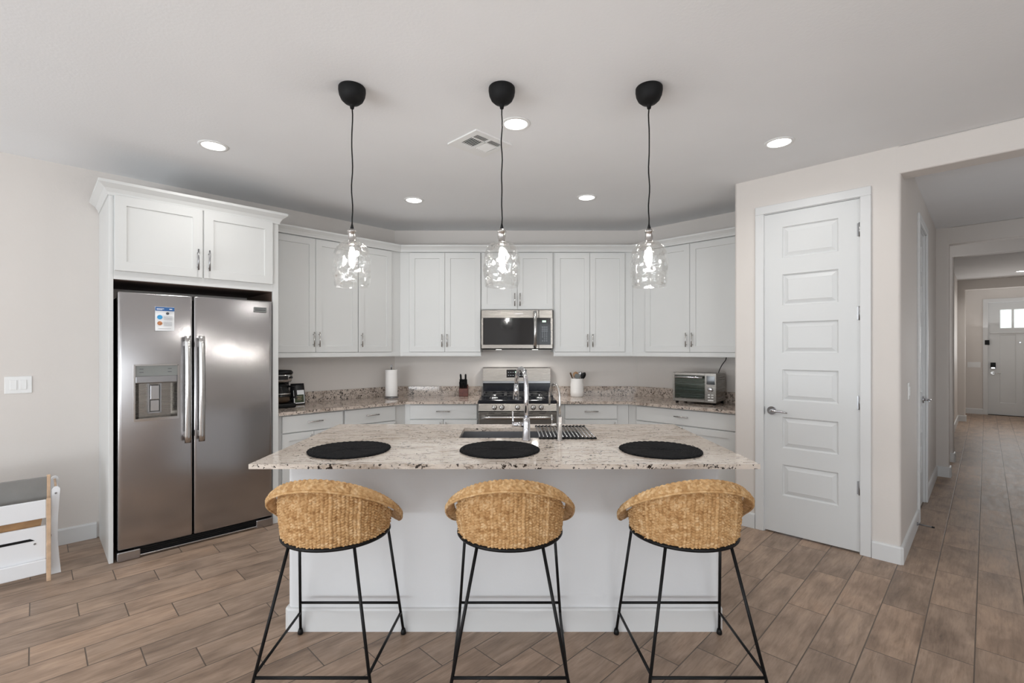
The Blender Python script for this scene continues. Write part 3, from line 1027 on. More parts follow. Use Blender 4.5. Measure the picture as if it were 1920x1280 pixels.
m.build('keypad', 'key_glow', cp)
MB().box(MX0+.01, MX1-.01, MY+.03, -.02, MZ0, MZ0+.013).build('vent_grille', 'black_matte', t)
for x in (-.12, .27):                        # the two cooktop lamps under the microwave
    MB().box(x-.03, x+.03, -.30, -.24, MZ0-.002, MZ0+.003).build('cooktop_lamp', 'hood_lens', t)
    q_ = fw('B', x, -.27)
    area('cooktop_light', (q_.x, q_.y, MZ0-.006), (0, -.1, -1), .06, .06, 1.3, (1, .97, .92), 150)
m = MB()
for k in range(10):
    m.box(.055+.0085*k, .0608+.0085*k, MY-.0006, MY+.002, MZ1-.043, MZ1-.036)
m.build('brand_lettering', 'cooler_steel', dd)

# ------------------------------------------------------------------ range
RX0, RX1, RY = -.311, .461, -.69
t = thing('gas_range', 'stainless gas range with black cooktop between the granite worktops', 'range', 'B', (.075, -.35, 0))
MB().box(RX0, RX1, RY+.045, -.012, .02, .868, .002).build('body', 'black_plastic', t)
m = MB(); m.box(RX0+.003, RX1-.003, RY, RY+.05, .26, .790, .005, 2); od = m.build('oven_door', 'stainless_warm', t)
MB().box(RX0+.10, RX1-.10, RY-.002, RY+.01, .36, .66, .002).build('door_glass', 'black_glass', od)
for k in range(5):
    x = RX0+.1+.125*k
    MB().box(x, x+.06, RY-.001, RY+.004, .778, .782).build('vent_slot', 'black_matte', od)
m = MB(); m.tube([(RX0+.03, RY-.045, .742), (RX0+.12, RY-.056, .742), (.075, RY-.06, .742), (RX1-.12, RY-.056, .742), (RX1-.03, RY-.045, .742)], [.014, .016, .016, .016, .014], 12)
m.box(RX0+.04, RX0+.07, RY-.045, RY, .73, .754); m.box(RX1-.07, RX1-.04, RY-.045, RY, .73, .754)
m.build('handle', 'stainless_bright', od)
MB().box(RX0+.003, RX1-.003, RY, RY+.05, .06, .25, .005, 2).build('drawer', 'stainless', t)
m = MB(); m.prism([(RY-.006, .800), (RY+.06, .800), (RY+.06, .872), (RY+.012, .872)], RX0+.002, RX1-.002, mtx=Matrix(((0, 0, 1, 0), (1, 0, 0, 0), (0, 1, 0, 0), (0, 0, 0, 1))))
cpn = m.build('knob_panel', 'stainless_warm', t)
for px in (927, 941, 970.6, 1000, 1015):
    x = (px-956)/893*4.67
    m = MB()
    m.lathe([(0, 0), (.024, 0), (.025, .008), (.021, .012), (.020, .034), (.017, .037), (0, .037)], 20, mtx=Matrix.Translation((x, RY+.002, .836)) @ Matrix.Rotation(PI/2-.15, 4, 'X'))
    m.box(x-.004, x+.004, RY-.042, RY-.03, .818, .854, .001)
    m.build('knob', 'stainless_bright', cpn)
MB().box(RX0, RX1, RY+.01, -.09, .868, .905, .006, 2).build('cooktop', 'cooktop_black', t)
for gx0, gx1 in ((RX0+.03, RX0+.265), (RX0+.268, RX1-.268), (RX1-.265, RX1-.03)):
    m = MB()
    y0, y1 = RY+.07, -.13
    z = .945
    for y in (y0, y1, (y0+y1)/2):
        m.box(gx0, gx1, y-.006, y+.006, z-.012, z, .002)
    for x in (gx0+.006, gx1-.006):
        m.box(x-.006, x+.006, y0, y1, z-.012, z, .002)
    gm = (gx0+gx1)/2
    for yq in (y0+(y1-y0)*.25, y0+(y1-y0)*.75):
        for a_ in range(4):
            an = PI/4+a_*PI/2
            m.box(.03, .11, -.005, .005, z-.012, z+.003, .002, mtx=Matrix.Translation((gm, yq, 0)) @ Matrix.Rotation(an, 4, 'Z'))
    for x in (gx0+.006, gx1-.006):
        for y in (y0, y1):
            m.box(x-.006, x+.006, y-.006, y+.006, .904, z)
    m.build('burner_grate', 'cast_iron', t)
for bx in (RX0+.148, .075, RX1-.148):
    for by in (RY+.18, -.24):
        m = MB(); m.lathe([(0, .904), (.05, .904), (.05, .912), (.036, .914), (.036, .924), (.03, .928), (0, .928)], 20, (bx, by, 0))
        m.build('burner', 'cooler_steel', t)
m = MB(); m.prism([(-.10, 1.055), (-.012, 1.055), (-.012, 1.205), (-.075, 1.205), (-.085, 1.198)], RX0+.012, RX1-.012, mtx=Matrix(((0, 0, 1, 0), (1, 0, 0, 0), (0, 1, 0, 0), (0, 0, 0, 1))))
bg = m.build('backguard', 'stainless_warm', t)
MB().box(RX0+.012, RX1-.012, -.085, -.02, 1.03, 1.055, .002).build('backguard_trim', 'dark_nickel', bg)
MB().box(RX0+.012, RX1-.012, -.075, -.012, .905, 1.03).build('backguard_skirt', 'cooktop_black', bg)
tl = Matrix.Translation((0, 0, 0))
MB().box(-.037, .185, -.0995, -.07, 1.095, 1.18, .001).build('clock_panel', 'black_glass', bg)
m = MB()
for j in range(2):
    for i in range(8):
        if i in (3, 4): continue
        x, z = -.015+.0255*i, 1.118+.034*j
        m.box(x-.006, x+.006, -.1003, -.098, z-.003, z+.003)
m.build('clock_keys', 'key_glow', bg)
MB().box(.058, .092, -.1003, -.098, 1.145, 1.163).build('clock_display', 'display_glow', bg)

# ------------------------------------------------------------------ island
IX0, IX1 = -1.113, 1.054
IY0, IY1 = 2.39, 3.20
IT0, IT1 = .868, .89
t = thing('kitchen_island', 'white painted kitchen island with a wide baseboard behind the three wicker stools', 'island', 'W', (0, 2.8, 0))
def rrect(x0, x1, y0, y1, r):
    return arc(x0+r, y0+r, r, PI, 1.5*PI) + arc(x1-r, y0+r, r, 1.5*PI, 2*PI) + arc(x1-r, y1-r, r, 0, PI/2) + arc(x0+r, y1-r, r, PI/2, PI)
m = MB()
ring = rrect(IX0, IX1, IY0, IY1, .02)
m.rings([[(x, y, z) for x, y in ring] for z in (0, IT0-.001)], True, False, False, False)
m.poly([(x, y, .02) for x, y in ring])
m.build('island_body', 'island_paint', t)
m = MB()
q = .012
loop = [(IX0-.0, IY1-.1), (IX0, IY0+q), (IX0+q, IY0), (IX1-q, IY0), (IX1, IY0+q), (IX1, IY1-.1)]
m.mould(loop, BBP, 1)
m.build('baseboard', 'trim_white', t)

SX0, SX1, SY0, SY1 = -.299, .44, 2.785, 3.135
TX0, TX1, TY0, TY1 = -1.18, 1.131, 2.15, 3.293
m = MB()
def holed_slab(m, o, h, z0, z1):
    # outer o and hole h rectangles
    xs = [o[0], h[0], h[1], o[1]]; ys = [o[2], h[2], h[3], o[3]]
    V = {}
    def v(i, j, z):
        if (i, j, z) not in V: V[(i, j, z)] = m.bm.verts.new((xs[i], ys[j], z))
        return V[(i, j, z)]
    for i in range(3):
        for j in range(3):
            if i == 1 and j == 1: continue
            m.bm.faces.new((v(i, j, z1), v(i+1, j, z1), v(i+1, j+1, z1), v(i, j+1, z1)))
            m.bm.faces.new((v(i, j+1, z0), v(i+1, j+1, z0), v(i+1, j, z0), v(i, j, z0)))
    for i in range(3):
        m.bm.faces.new((v(i, 0, z0), v(i+1, 0, z0), v(i+1, 0, z1), v(i, 0, z1)))
        m.bm.faces.new((v(i+1, 3, z0), v(i, 3, z0), v(i, 3, z1), v(i+1, 3, z1)))
        m.bm.faces.new((v(0, i+1, z0), v(0, i, z0), v(0, i, z1), v(0, i+1, z1)))
        m.bm.faces.new((v(3, i, z0), v(3, i+1, z0), v(3, i+1, z1), v(3, i, z1)))
    for (a, b) in (((1, 1), (2, 1)), ((2, 1), (2, 2)), ((2, 2), (1, 2)), ((1, 2), (1, 1))):
        m.bm.faces.new((v(*b, z0), v(*a, z0), v(*a, z1), v(*b, z1)))
holed_slab(m, (TX0, TX1, TY0, TY1), (SX0, SX1, SY0, SY1), IT0, IT1)
o = m.build('island_worktop', 'granite_island', loc=(0, 2.72, IT0))
tag(o, 'cream veined granite island worktop with a sink cut-out', 'countertop')
t = thing('sink', 'dark steel undermount sink set into the granite island', 'sink', 'W', ((SX0+SX1)/2, 2.96, .65))
m = MB()
x0, x1, y0, y1, zb, th = SX0-.006, SX1+.006, SY0-.006, SY1+.006, .67, .004
m.box(x0-th, x0, y0-th, y1+th, zb, IT0-.001); m.box(x1, x1+th, y0-th, y1+th, zb, IT0-.001)
m.box(x0, x1, y0-th, y0, zb, IT0-.001); m.box(x0, x1, y1, y1+th, zb, IT0-.001); m.box(x0-th, x1+th, y0-th, y1+th, zb-th, zb)
m.build('basin', 'sink_steel', t)
MB().lathe([(0, zb), (.045, zb), (.045, zb+.004), (.03, zb+.003), (0, zb+.002)], 20, (.07, 2.96, 0)).build('drain', 'chrome', t)

# faucets
t = local(thing('kitchen_faucet', 'tall chrome pull-down faucet standing by the island sink', 'faucet', 'W', (.094, 2.715, IT1)))
m = MB(); m.lathe([(0, 0), (.027, 0), (.027, .006), (.022, .010), (.021, .10), (.018, .13), (.0, .13)], 24); m.build('base', 'chrome', t)
m = MB()
pts = [(0, 0, .12), (0, 0, .22), (0, 0, .30)]
for k in range(1, 11):
    a = PI*k/10
    pts.append((-.055*(1-math.cos(a))/2*1.0, .19*(1-math.cos(a))/2, .30+.105*math.sin(a)))
m.tube(pts, [.0135]*3+[.0125]*10, 14)
sp = m.build('spout', 'chrome', t)
e0 = pts[-1]
m = MB(); m.tube([(e0[0], e0[1], e0[2]+.005), (e0[0], e0[1], e0[2]-.03), (e0[0]-.002, e0[1]+.004, e0[2]-.085)], [.013, .016, .0175], 14); m.build('spray_head', 'chrome', sp)
m = MB(); m.cyl((-.018, 0, .088), (-.082, 0, .088), .0145, 16); m.tube([(-.074, 0, .088), (-.076, 0, .11), (-.078, 0, .165)], [.006, .0055, .0045], 10); m.build('handle', 'chrome', t)
t = local(thing('filter_faucet', 'slim brushed gooseneck filter tap standing in front of the drying rack', 'faucet', 'W', (.284, 2.712, IT1)))
m = MB(); m.lathe([(0, 0), (.019, 0), (.019, .004), (.0135, .008), (.0135, .135), (.0, .135)], 20); m.build('base', 'nickel', t)
m = MB()
pts = [(0, 0, .13), (0, 0, .20), (0, 0, .245)]
for k in range(1, 11):
    a = PI*k/10
    pts.append((-.05*(1-math.cos(a))/2, .10*(1-math.cos(a))/2, .245+.075*math.sin(a)))
pts.append((pts[-1][0], pts[-1][1], .19))
m.tube(pts, .0062, 10); m.build('spout', 'nickel', t)
m = MB(); m.cyl((-.01, 0, .088), (-.05, 0, .088), .0095, 12); m.tube([(-.044, 0, .088), (-.045, 0, .145)], .004, 8); m.build('handle', 'nickel', t)
# roll-up drying rack over the right part of the sink
t = thing('drying_rack', 'black and steel roll-up drying rack laid over the right half of the sink', 'drying rack', 'W', (.33, 2.96, IT1))
RX = [.175+.0228*k for k in range(15)]
ya, yb_ = 2.752, 3.175
for x in RX:
    MB().cyl((x, ya+.006, IT1+.006), (x, yb_-.006, IT1+.006), .0042, 8).build('rod', 'cooler_steel', t)
for y in (ya, yb_):
    m = MB()
    m.box(RX[0]-.008, RX[-1]+.008, y-.006, y+.006, IT1+.001, IT1+.008, .002)
    for x in RX:
        m.cyl((x, y-.010, IT1+.006), (x, y+.010, IT1+.006), .0062, 8)
    m.build('end_strip', 'rubber', t)

# placemats
def wobble_disc(seed, r0):
    rnd = random.Random(seed)
    ph = [rnd.uniform(0, 6.28) for _ in range(6)]
    m = MB()
    rings = []
    N = 120
    for r_, z in ((.0, .006), (.4, .007), (.8, .008), (.93, .010), (1.0, .0085), (1.01, .004), (.99, 0)):
        ring = []
        for k in range(N):
            a = 2*PI*k/N
            w_ = 1+.007*math.sin(3*a+ph[0])+.006*math.sin(7*a+ph[1])+.008*math.sin(40*a+ph[2])+.004*math.sin(57*a)
            rr = max(r_, .001)*r0*w_
            zz = z + (.0012*math.sin(40*a+ph[3]) if r_ > .8 else .0008*math.sin(9*a+30*r_))*(0 if z == 0 else 1)
            ring.append((rr*math.cos(a), rr*math.sin(a), zz))
        rings.append(ring)
    m.rings(rings, True, True, True)
    return m
for i, (x, y, lab) in enumerate(((-.823, 2.446, 'round black woven placemat on the island behind the left stool'),
                                 (-.052, 2.452, 'round black woven placemat on the island nearest the chrome faucet'),
                                 (.771, 2.442, 'round black woven placemat on the island behind the right stool'))):
    mm = wobble_disc(i, .203)
    o = mm.build('placemat', 'black_fibre')
    o.location = (x, y, IT1+.0005)
    o.rotation_euler = (0, 0, i*1.3)
    tag(o, lab, 'placemat', 'round black placemats')

# ------------------------------------------------------------------ wicker bar stools
def make_stool():
    t = local(thing('bar_stool', 'x', 'stool', 'W', (0, 0, 0), 'wicker bar stools along the island'))
    ZB = .598
    def ztop(th):
        c = .5+.5*math.cos(min(PI, abs(th)*1.52))
        return ZB+.014+.251*c**.65
    NC = 92
    NT_, NV = 644, 132
    ribs = {0, 11, 21, 31, 41, 49, 56, 68, 80}
    verts, faces = [], []
    for j in range(NV+1):
        v = j/NV
        for i in range(NT_):
            th = 2*PI*i/NT_-PI
            zt = ztop(th)
            z = ZB+(zt-ZB)*v
            q = (z-ZB)/.27
            rad = .224+.014*math.sin(min(1, q*1.6+.15)*PI/2)+.004*q
            cu = (th+PI)*NC/(2*PI)+.12*math.sin(z*45+i*.02)
            ci = math.floor(cu)
            fu = cu-ci-.5
            col = math.sqrt(max(0, 1-(2*fu)**2))
            if ci % NC in ribs:
                h = .0085*col-.001+.0012*math.sin(z*420+3*ci)
            else:
                sgn = 1 if ci % 2 else -1
                wig = random.Random(ci*7919 % 1009).random()
                ph = z/.0118+wig+sgn*.4*fu
                fv = ph-math.floor(ph)-.5
                kn = math.sqrt(max(0, 1-(2*fv)**2))
                hh = math.sin(ci*12.9898+math.floor(ph)*78.233)*43758.5453
                hh -= math.floor(hh)
                h = .0145*col**.7*kn**.8*(.55+.55*hh)-.006
            rr = rad+h
            verts.append((rr*math.sin(th), -rr*math.cos(th), z))
    for j in range(NV):
        for i in range(NT_):
            k = (i+1) % NT_
            faces.append((j*NT_+i, j*NT_+k, (j+1)*NT_+k, (j+1)*NT_+i))
    # inner wall, coarser
    base = len(verts)
    n2, nv2 = 126, 10
    for j in range(nv2+1):
        v = j/nv2
        for i in range(n2):
            th = 2*PI*i/n2-PI
            z = ztop(th)*(1-v)+(ZB+.02)*v
            rad = .224-.010*v
            verts.append((rad*math.sin(th), -rad*math.cos(th), z))
    for j in range(nv2):
        for i in range(n2):
            k = (i+1) % n2
            faces.append((base+j*n2+i, base+j*n2+k, base+(j+1)*n2+k, base+(j+1)*n2+i))
    me = bpy.data.meshes.new('woven_shell')
    me.from_pydata(verts, [], faces)
    me.polygons.foreach_set('use_smooth', [True]*len(faces))
    me.materials.append(M['wicker'])
    me.update()
    o = bpy.data.objects.new('woven_shell', me); COL.objects.link(o); o.parent = t
    # rolled rim
    m = MB()
    N, Q = 592, 32
    rings = []
    for i in range(N+1):
        th = 2*PI*i/N-PI
        zt = ztop(th)
        ring = []
        for k in range(Q):
            a = 2*PI*k/Q
            # flattened lip: runs outward and down
            u = .0235*math.cos(a); w_ = .0105*math.sin(a)
            tilt = math.radians(-44)
            du = u*math.cos(tilt)-w_*math.sin(tilt); dz = u*math.sin(tilt)+w_*math.cos(tilt)
            # three braided lanes along the lip
            ln = (math.cos(a)+1)/2*2.999
            li = math.floor(ln); fl_ = 2*(ln-li)-1
            ph = i/N*74+.5*li+.45*fl_*(1 if li % 2 else -1)
            f = 2*(ph-math.floor(ph))-1
            h = .0085*(1-f*f)**.7*(1-fl_*fl_)**.5-.001 if math.sin(a) > -.3 else 0
            nx_, nz_ = .35*math.cos(a), math.sin(a)
            nl = math.hypot(nx_, nz_) or 1
            nx_, nz_ = nx_/nl, nz_/nl
            hx_ = nx_*math.cos(tilt)-nz_*math.sin(tilt); hz_ = nx_*math.sin(tilt)+nz_*math.cos(tilt)
            rr = .257+.012+du+h*hx_
            ring.append((rr*math.sin(th), -rr*math.cos(th), zt+.005+dz+h*hz_))
        rings.append(ring)
    m.rings(rings[:-1]+[rings[0]], True)
    bmesh.ops.remove_doubles(m.bm, verts=m.bm.verts, dist=1e-7)
    rim = m.build('rim', 'wicker', t)
    # edge cord of the rim
    m = MB()
    cord = []
    for i in range(180):
        th = 2*PI*i/180-PI
        tl_ = math.radians(-44)
        rr = .269+.0255*math.cos(tl_); z = ztop(th)+.006+.0255*math.sin(tl_)-.002
        cord.append((rr*math.sin(th), -rr*math.cos(th), z))
    m.tube(cord, .0052, 8, closed=True)
    m.build('edge_cord', 'wicker', rim)
    m = MB(); m.lathe([(0, ZB-.002), (.214, ZB-.002), (.222, ZB+.008), (.217, ZB+.022), (.16, ZB+.03), (0, ZB+.03)], 48); m.build('seat', 'wicker', t)
    m = MB(); m.tube([(.230*math.cos(2*PI*k/72), .230*math.sin(2*PI*k/72), ZB-.005) for k in range(72)], .0085, 10, closed=True)
    m.build('seat_ring', 'black_metal', t)
    for o_ in [c for c in t.children] + [g for c in t.children for g in c.children]:   # the seat is shallower in front
        for v_ in o_.data.vertices:
            if v_.co.y > 0:
                v_.co.y *= .78
    lr = .0068
    FT = lambda s: ((s*.207, .078, ZB-.010), (s*.2545, .198, .02))
    RT = lambda s: ((s*.137, -.185, ZB-.010), (s*.245, -.298, .02))
    def at(pair, z):
        p, q = Vector(pair[0]), Vector(pair[1])
        k = (p.z-z)/(p.z-q.z)
        return p+(q-p)*k
    for s in (-1, 1):
        for f in (FT, RT):
            p, q = f(s)
            leg = MB().cyl(p, q, lr, 10).build('leg', 'black_metal', t)
            m = MB(); m.lathe([(0, 0), (.012, 0), (.0135, .006), (.012, .016), (.008, .028), (0, .028)], 14, (q[0]+(q[0]-p[0])*.005, q[1], 0)); m.build('foot', 'black_plastic', leg)
        MB().cyl(at(FT(s), .118), at(RT(s), .125), lr*.9, 10).build('side_rail', 'black_metal', t)
    MB().cyl(at(FT(-1), .172), at(FT(1), .172), lr*.9, 10).build('foot_rest', 'black_metal', t)
    MB().cyl(at(RT(-1), .112), at(RT(1), .112), lr*.9, 10).build('back_rail', 'black_metal', t)
    return t
st = make_stool()
SY = 2.16
st.location = (-.782, SY, 0)
st['label'] = 'wicker bar stool with black legs, nearest the refrigerator'
dup(st, (0.0, SY, 0), 'wicker bar stool with black legs, between the other two stools')
dup(st, (.782, SY, 0), 'wicker bar stool with black legs, nearest the pantry door')

# ------------------------------------------------------------------ pendants
def make_pendant():
    t = local(thing('pendant_light', 'x', 'pendant lamp', 'W', (0, 0, CEIL), 'glass pendants over the island'))
    m = MB()
    m.lathe([(0, 0), (.064, 0), (.067, -.004), (.0675, -.02), (.064, -.042), (.054, -.064), (.038, -.079), (.016, -.088), (.012, -.092), (.009, -.108), (0, -.108)], 36)
    m.build('canopy', 'black_matte', t)
    m = MB()
    pts = [(.0025*math.sin(k*.9)*(1 if 0 < k < 18 else 0), .002*math.sin(k*1.3+1)*(1 if 0 < k < 18 else 0), -.104-(.70-.104)*k/18) for k in range(19)]
    m.tube(pts, .0033, 8); m.build('cord', 'black_plastic', t)
    m = MB()
    m.lathe([(0, -.695), (.004, -.695), (.010, -.722), (.0, -.722)], 16)
    m.build('strain_relief', 'black_plastic', t)
    m = MB()
    m.lathe([(0, -.722), (.014, -.722), (.017, -.728), (.0235, -.731), (.0235, -.738), (.0195, -.741), (.0195, -.790), (.026, -.794), (.026, -.80), (.018, -.803), (0, -.803)], 28)
    m.build('socket', 'nickel', t)
    # dimpled tumbler shade, open below
    m = MB()
    prof = [(.022, -.786), (.040, -.788), (.060, -.797), (.077, -.815), (.089, -.842), (.0955, -.875), (.098, -.91), (.0975, -.94), (.0945, -.97), (.089, -1.0), (.083, -1.016)]
    prof2 = []
    for i in range(len(prof)-1):
        for k in range(4):
            f = k/4
            prof2.append((prof[i][0]*(1-f)+prof[i+1][0]*f, prof[i][1]*(1-f)+prof[i+1][1]*f))
    prof2.append(prof[-1])
    N = 96
    def dimple(th, z, r_):
        q = min(1, max(0, (-.80-z)/.05))*min(1, max(0, (z+1.005)/.03))
        row = (-.80-z)/.052
        ri = math.floor(row); fz = row-ri-.5
        ct = th*9/(2*PI)+.5*(ri % 2); fi = ct-math.floor(ct)-.5
        d = max(0, 1-(2*fi)**2)*max(0, 1-(2*fz)**2)
        return r_-.0048*d*q
    outer = [[(dimple(2*PI*k/N, z, r_)*math.cos(2*PI*k/N), dimple(2*PI*k/N, z, r_)*math.sin(2*PI*k/N), z) for k in range(N)] for r_, z in prof2]
    inner = [[(x*.967, y*.967, z) for x, y, z in ring] for ring in reversed(outer)]
    m.rings(outer+inner)
    m.build('glass_shade', 'dimpled_glass', t)
    m = MB()
    m.lathe([(.013, -.803), (.014, -.82), (.020, -.845), (.029, -.872), (.031, -.888), (.027, -.906), (.014, -.918), (0, -.921)], 24)
    b = m.build('bulb', 'bulb_glass', t)
    m = MB()
    m.lathe([(0, -.812), (.009, -.818), (.014, -.84), (.0165, -.868), (.015, -.888), (.009, -.9), (0, -.904)], 16)
    m.build('filament', 'bulb_glow', b)
    return t
pn = make_pendant()
PY = 2.43
pn.location = (-.805, PY, CEIL)
pn['label'] = 'clear glass pendant on a black cord, hanging above the left stool'
dup(pn, (-.041, PY, CEIL), 'clear glass pendant on a black cord, hanging in front of the microwave', 1.1)
dup(pn, (.710, PY, CEIL), 'clear glass pendant on a black cord, hanging above the right stool', 2.3)

# recessed ceiling lights
def make_can():
    t = local(thing('recessed_light', 'x', 'ceiling light', 'W', (0, 0, CEIL), 'round recessed ceiling lights'))
    m = MB(); m.lathe([(.066, -.001), (.070, -.006), (.086, -.004), (.089, 0), (.066, 0)], 40); m.build('trim_ring', 'white_plastic', t)
    m = MB(); m.lathe([(0, -.002), (.04, -.0024), (.068, -.0028), (.068, 0), (0, 0)], 32); m.build('lens', 'lamp_lens', t)
    return t
cans = [(-1.945, 3.124, 'round recessed ceiling light above the refrigerator'), (.035, 2.821, 'round recessed ceiling light next to the ceiling air vent'),
        (1.739, 3.076, 'round recessed ceiling light in front of the pantry door'), (-.86, 4.267, 'round recessed ceiling light between the left and middle pendants near the wall cabinets'),
        (.676, 4.191, 'round recessed ceiling light between the middle and right pendants near the wall cabinets')]
h_ = hpos(11.963, -.433)
cans.append((h_.x, h_.y, 'round recessed ceiling light far down the hallway'))
c0 = make_can()
for i, (x, y, lab) in enumerate(cans):
    if i == 0:
        c0.location = (x, y, CEIL); c0['label'] = lab
    else:
        dup(c0, (x, y, CEIL), lab)
    area('can_lamp', (x, y, CEIL-.012), (0, 0, -1), .12, .12, 8 if i == 5 else 2.8, (1, .98, .95), 150, 'DISK')

# ceiling air register
t = thing('air_vent', 'white square air register in the ceiling behind the middle pendant', 'vent', 'H', (2.05, 2.32, CEIL))
va0, va1, vc0, vc1 = 1.895, 2.20, 2.182, 2.464
m = MB()
z = CEIL
fw_ = .045
am = (va0+va1)/2
# flange with four bevelled edges
m.box(va0, va0+fw_, vc0, vc1, z-.010, z-.001); m.box(va1-fw_, va1, vc0, vc1, z-.010, z-.001)
m.box(va0+fw_, va1-fw_, vc0, vc0+.04, z-.010, z-.001); m.box(va0+fw_, va1-fw_, vc1-.085, vc1, z-.010, z-.001)
m.box(am-.006, am+.006, vc0+.03, vc1-.03, z-.011, z-.003)
m.box(va0+.03, va1-.03, vc0+.088, vc0+.096, z-.011, z-.003)
for q in range(4):
    m.box(va0+.06+.022*q, va0+.075+.022*q, vc1-.075, vc1-.065, z-.0108, z-.009)
m.build('frame', 'white_plastic', t)
MB().box(va0+.04, va1-.04, vc0+.03, vc1-.08, z-.0025, z-.0008).build('duct_opening', 'dark_recess', t)
m = MB()
for k in range(6):                           # louvres running along c, tipped away from the middle
    for s_ in (-1, 1):
        x = am+s_*(.017+.0155*k)
        m.box(-.0062, .0062, vc0+.096, vc1-.08, -.0008, .0008, mtx=Matrix.Translation((x, 0, z-.0075)) @ Matrix.Rotation(s_*.75, 4, 'Y'))
for k in range(4):
    y = vc0+.047+.0125*k
    for x0_, x1_ in ((va0+.045, am-.006), (am+.006, va1-.045)):
        m.box(x0_, x1_, -.0042, .0042, -.0008, .0008, mtx=Matrix.Translation((0, y, z-.0075)) @ Matrix.Rotation(.75, 4, 'X'))
m.build('louvers', 'white_plastic', t)

# ------------------------------------------------------------------ things on the worktops
t = thing('coffee_maker', 'black and steel drip coffee maker beside the refrigerator enclosure', 'coffee maker', 'L', (-1.33, -.24, CT1))
cx_, cy_ = -1.325, -.25
m = MB(); m.box(cx_-.10, cx_+.10, cy_-.13, cy_+.12, CT1+.001, CT1+.04, .012, 2); m.box(cx_-.095, cx_+.095, cy_+.03, cy_+.12, CT1+.03, CT1+.25, .01, 2); m.build('base', 'black_plastic', t)
m = MB(); m.lathe([(0, .225), (.085, .225), (.096, .245), (.1, .30), (.0, .30)], 32, (cx_, cy_-.02, CT1)); hd = m.build('brew_head', 'nickel', t)
m = MB(); m.lathe([(0, .30), (.104, .30), (.104, .315), (.09, .330), (0, .335)], 32, (cx_, cy_-.02, CT1)); m.build('lid', 'black_plastic', hd)
m = MB(); m.box(cx_-.05, cx_+.03, cy_-.124, cy_-.10, CT1+.25, CT1+.285, .003); m.cyl((cx_+.06, cy_-.10, CT1+.268), (cx_+.068, cy_-.112, CT1+.268), .010, 12); m.build('display', 'black_glass', hd)
m = MB(); m.lathe([(0, .042), (.066, .042), (.076, .06), (.078, .11), (.066, .16), (.055, .185), (.058, .195)], 32, (cx_, cy_-.03, CT1)); cf = m.build('carafe', 'carafe_glass', t)
m = MB(); m.lathe([(0, .19), (.06, .19), (.06, .205), (.02, .222), (0, .222)], 28, (cx_, cy_-.03, CT1)); m.build('carafe_lid', 'black_plastic', cf)
m = MB(); m.lathe([(0, .046), (.064, .046), (.073, .062), (.074, .09), (0, .09)], 28, (cx_, cy_-.03, CT1)); m.build('coffee', 'wood_dark', cf)
m = MB(); m.lathe([(.0775, .118), (.080, .118), (.080, .128), (.0775, .128)], 28, (cx_, cy_-.03, CT1)); m.build('carafe_band', 'nickel', cf)
m = MB(); m.tube([(cx_+.06, cy_-.03, CT1+.185), (cx_+.115, cy_-.05, CT1+.18), (cx_+.118, cy_-.05, CT1+.09), (cx_+.075, cy_-.035, CT1+.07)], [.009]*4, 8); m.build('handle', 'black_plastic', cf)

t = thing('coffee_bag', 'black coffee bag with a white-edged dark green label beside the coffee maker', 'bag', 'L', (-1.13, -.15, CT1))
m = MB()
bx0, bx1, by0, by1 = -1.188, -1.072, -.185, -.105
rings = []
for q in range(9):
    f = q/8
    tk = (1-f)**.7 if f < 1 else 0
    d0 = .006+(.5*(by1-by0)-.006)*min(1, (1-f)*1.25)
    b_ = .003*math.sin(PI*f)
    rings.append([(bx0-b_, -.145-d0, CT1+.001+.195*f), (0.5*(bx0+bx1), -.145-d0-.005*math.sin(PI*f), CT1+.001+.195*f), (bx1+b_, -.145-d0, CT1+.001+.195*f), (bx1+b_, -.145+d0, CT1+.001+.195*f), (bx0-b_, -.145+d0, CT1+.001+.195*f)])
m.rings(rings, True, True, True)
bag = m.build('pouch', 'bag_black', t)
def bag_y(z, extra):                          # front of the pouch at this height
    f = (z-CT1-.001)/.195
    return -.145-(.006+(.5*(by1-by0)-.006)*min(1, (1-f)*1.25))-.005*math.sin(PI*f)-extra
def bag_patch(name, x0, x1, z0, z1, ex, mat, par):
    m = MB()
    n = 6
    m.rings([[(x, bag_y(z0+(z1-z0)*j/n, ex), z0+(z1-z0)*j/n) for x in (x0, (x0+x1)/2, x1)] for j in range(n+1)], False)
    return m.build(name, mat, par)
lb = bag_patch('label', bx0+.012, bx1-.006, CT1+.012, CT1+.135, .0015, 'sheet_white', bag)
bag_patch('label_field', bx0+.02, bx1-.012, CT1+.022, CT1+.094, .0025, 'label_green', bag)
bag_patch('label_dark_patch', bx0+.016, bx0+.045, CT1+.06, CT1+.137, .0028, 'bag_black', bag)  # black patch over the left side of the label
m = MB()
for k, wd_ in enumerate((.05, .036, .044)):
    z_ = CT1+.075-.014*k
    m.box(bx0+.062-wd_/2, bx0+.062+wd_/2, bag_y(z_, .0035), bag_y(z_, .002), z_-.0015, z_+.0015)
m.build('label_print', 'pine_edge', bag)

t = local(thing('paper_towel_holder', 'white paper towel roll on an upright black holder in the left corner', 'paper towel holder', 'W', (-1.262, 5.075, CT1)))
m = MB(); m.lathe([(0, 0.001), (.075, .001), (.075, .008), (.06, .012), (0, .012)], 32); m.build('base', 'dark_nickel', t)
m = MB(); m.cyl((0, 0, .01), (0, 0, .325), .006, 10)
m.tube([(.010*math.sin(a), 0, .338-.012*math.cos(a)) for a in [2*PI*k/16 for k in range(16)]], .0035, 8, closed=True)
m.build('post', 'dark_nickel', t)
m = MB(); m.lathe([(.02, .018), (.063, .018), (.064, .022), (.064, .296), (.062, .30), (.02, .30)], 36); m.build('roll', 'paper_white', t)

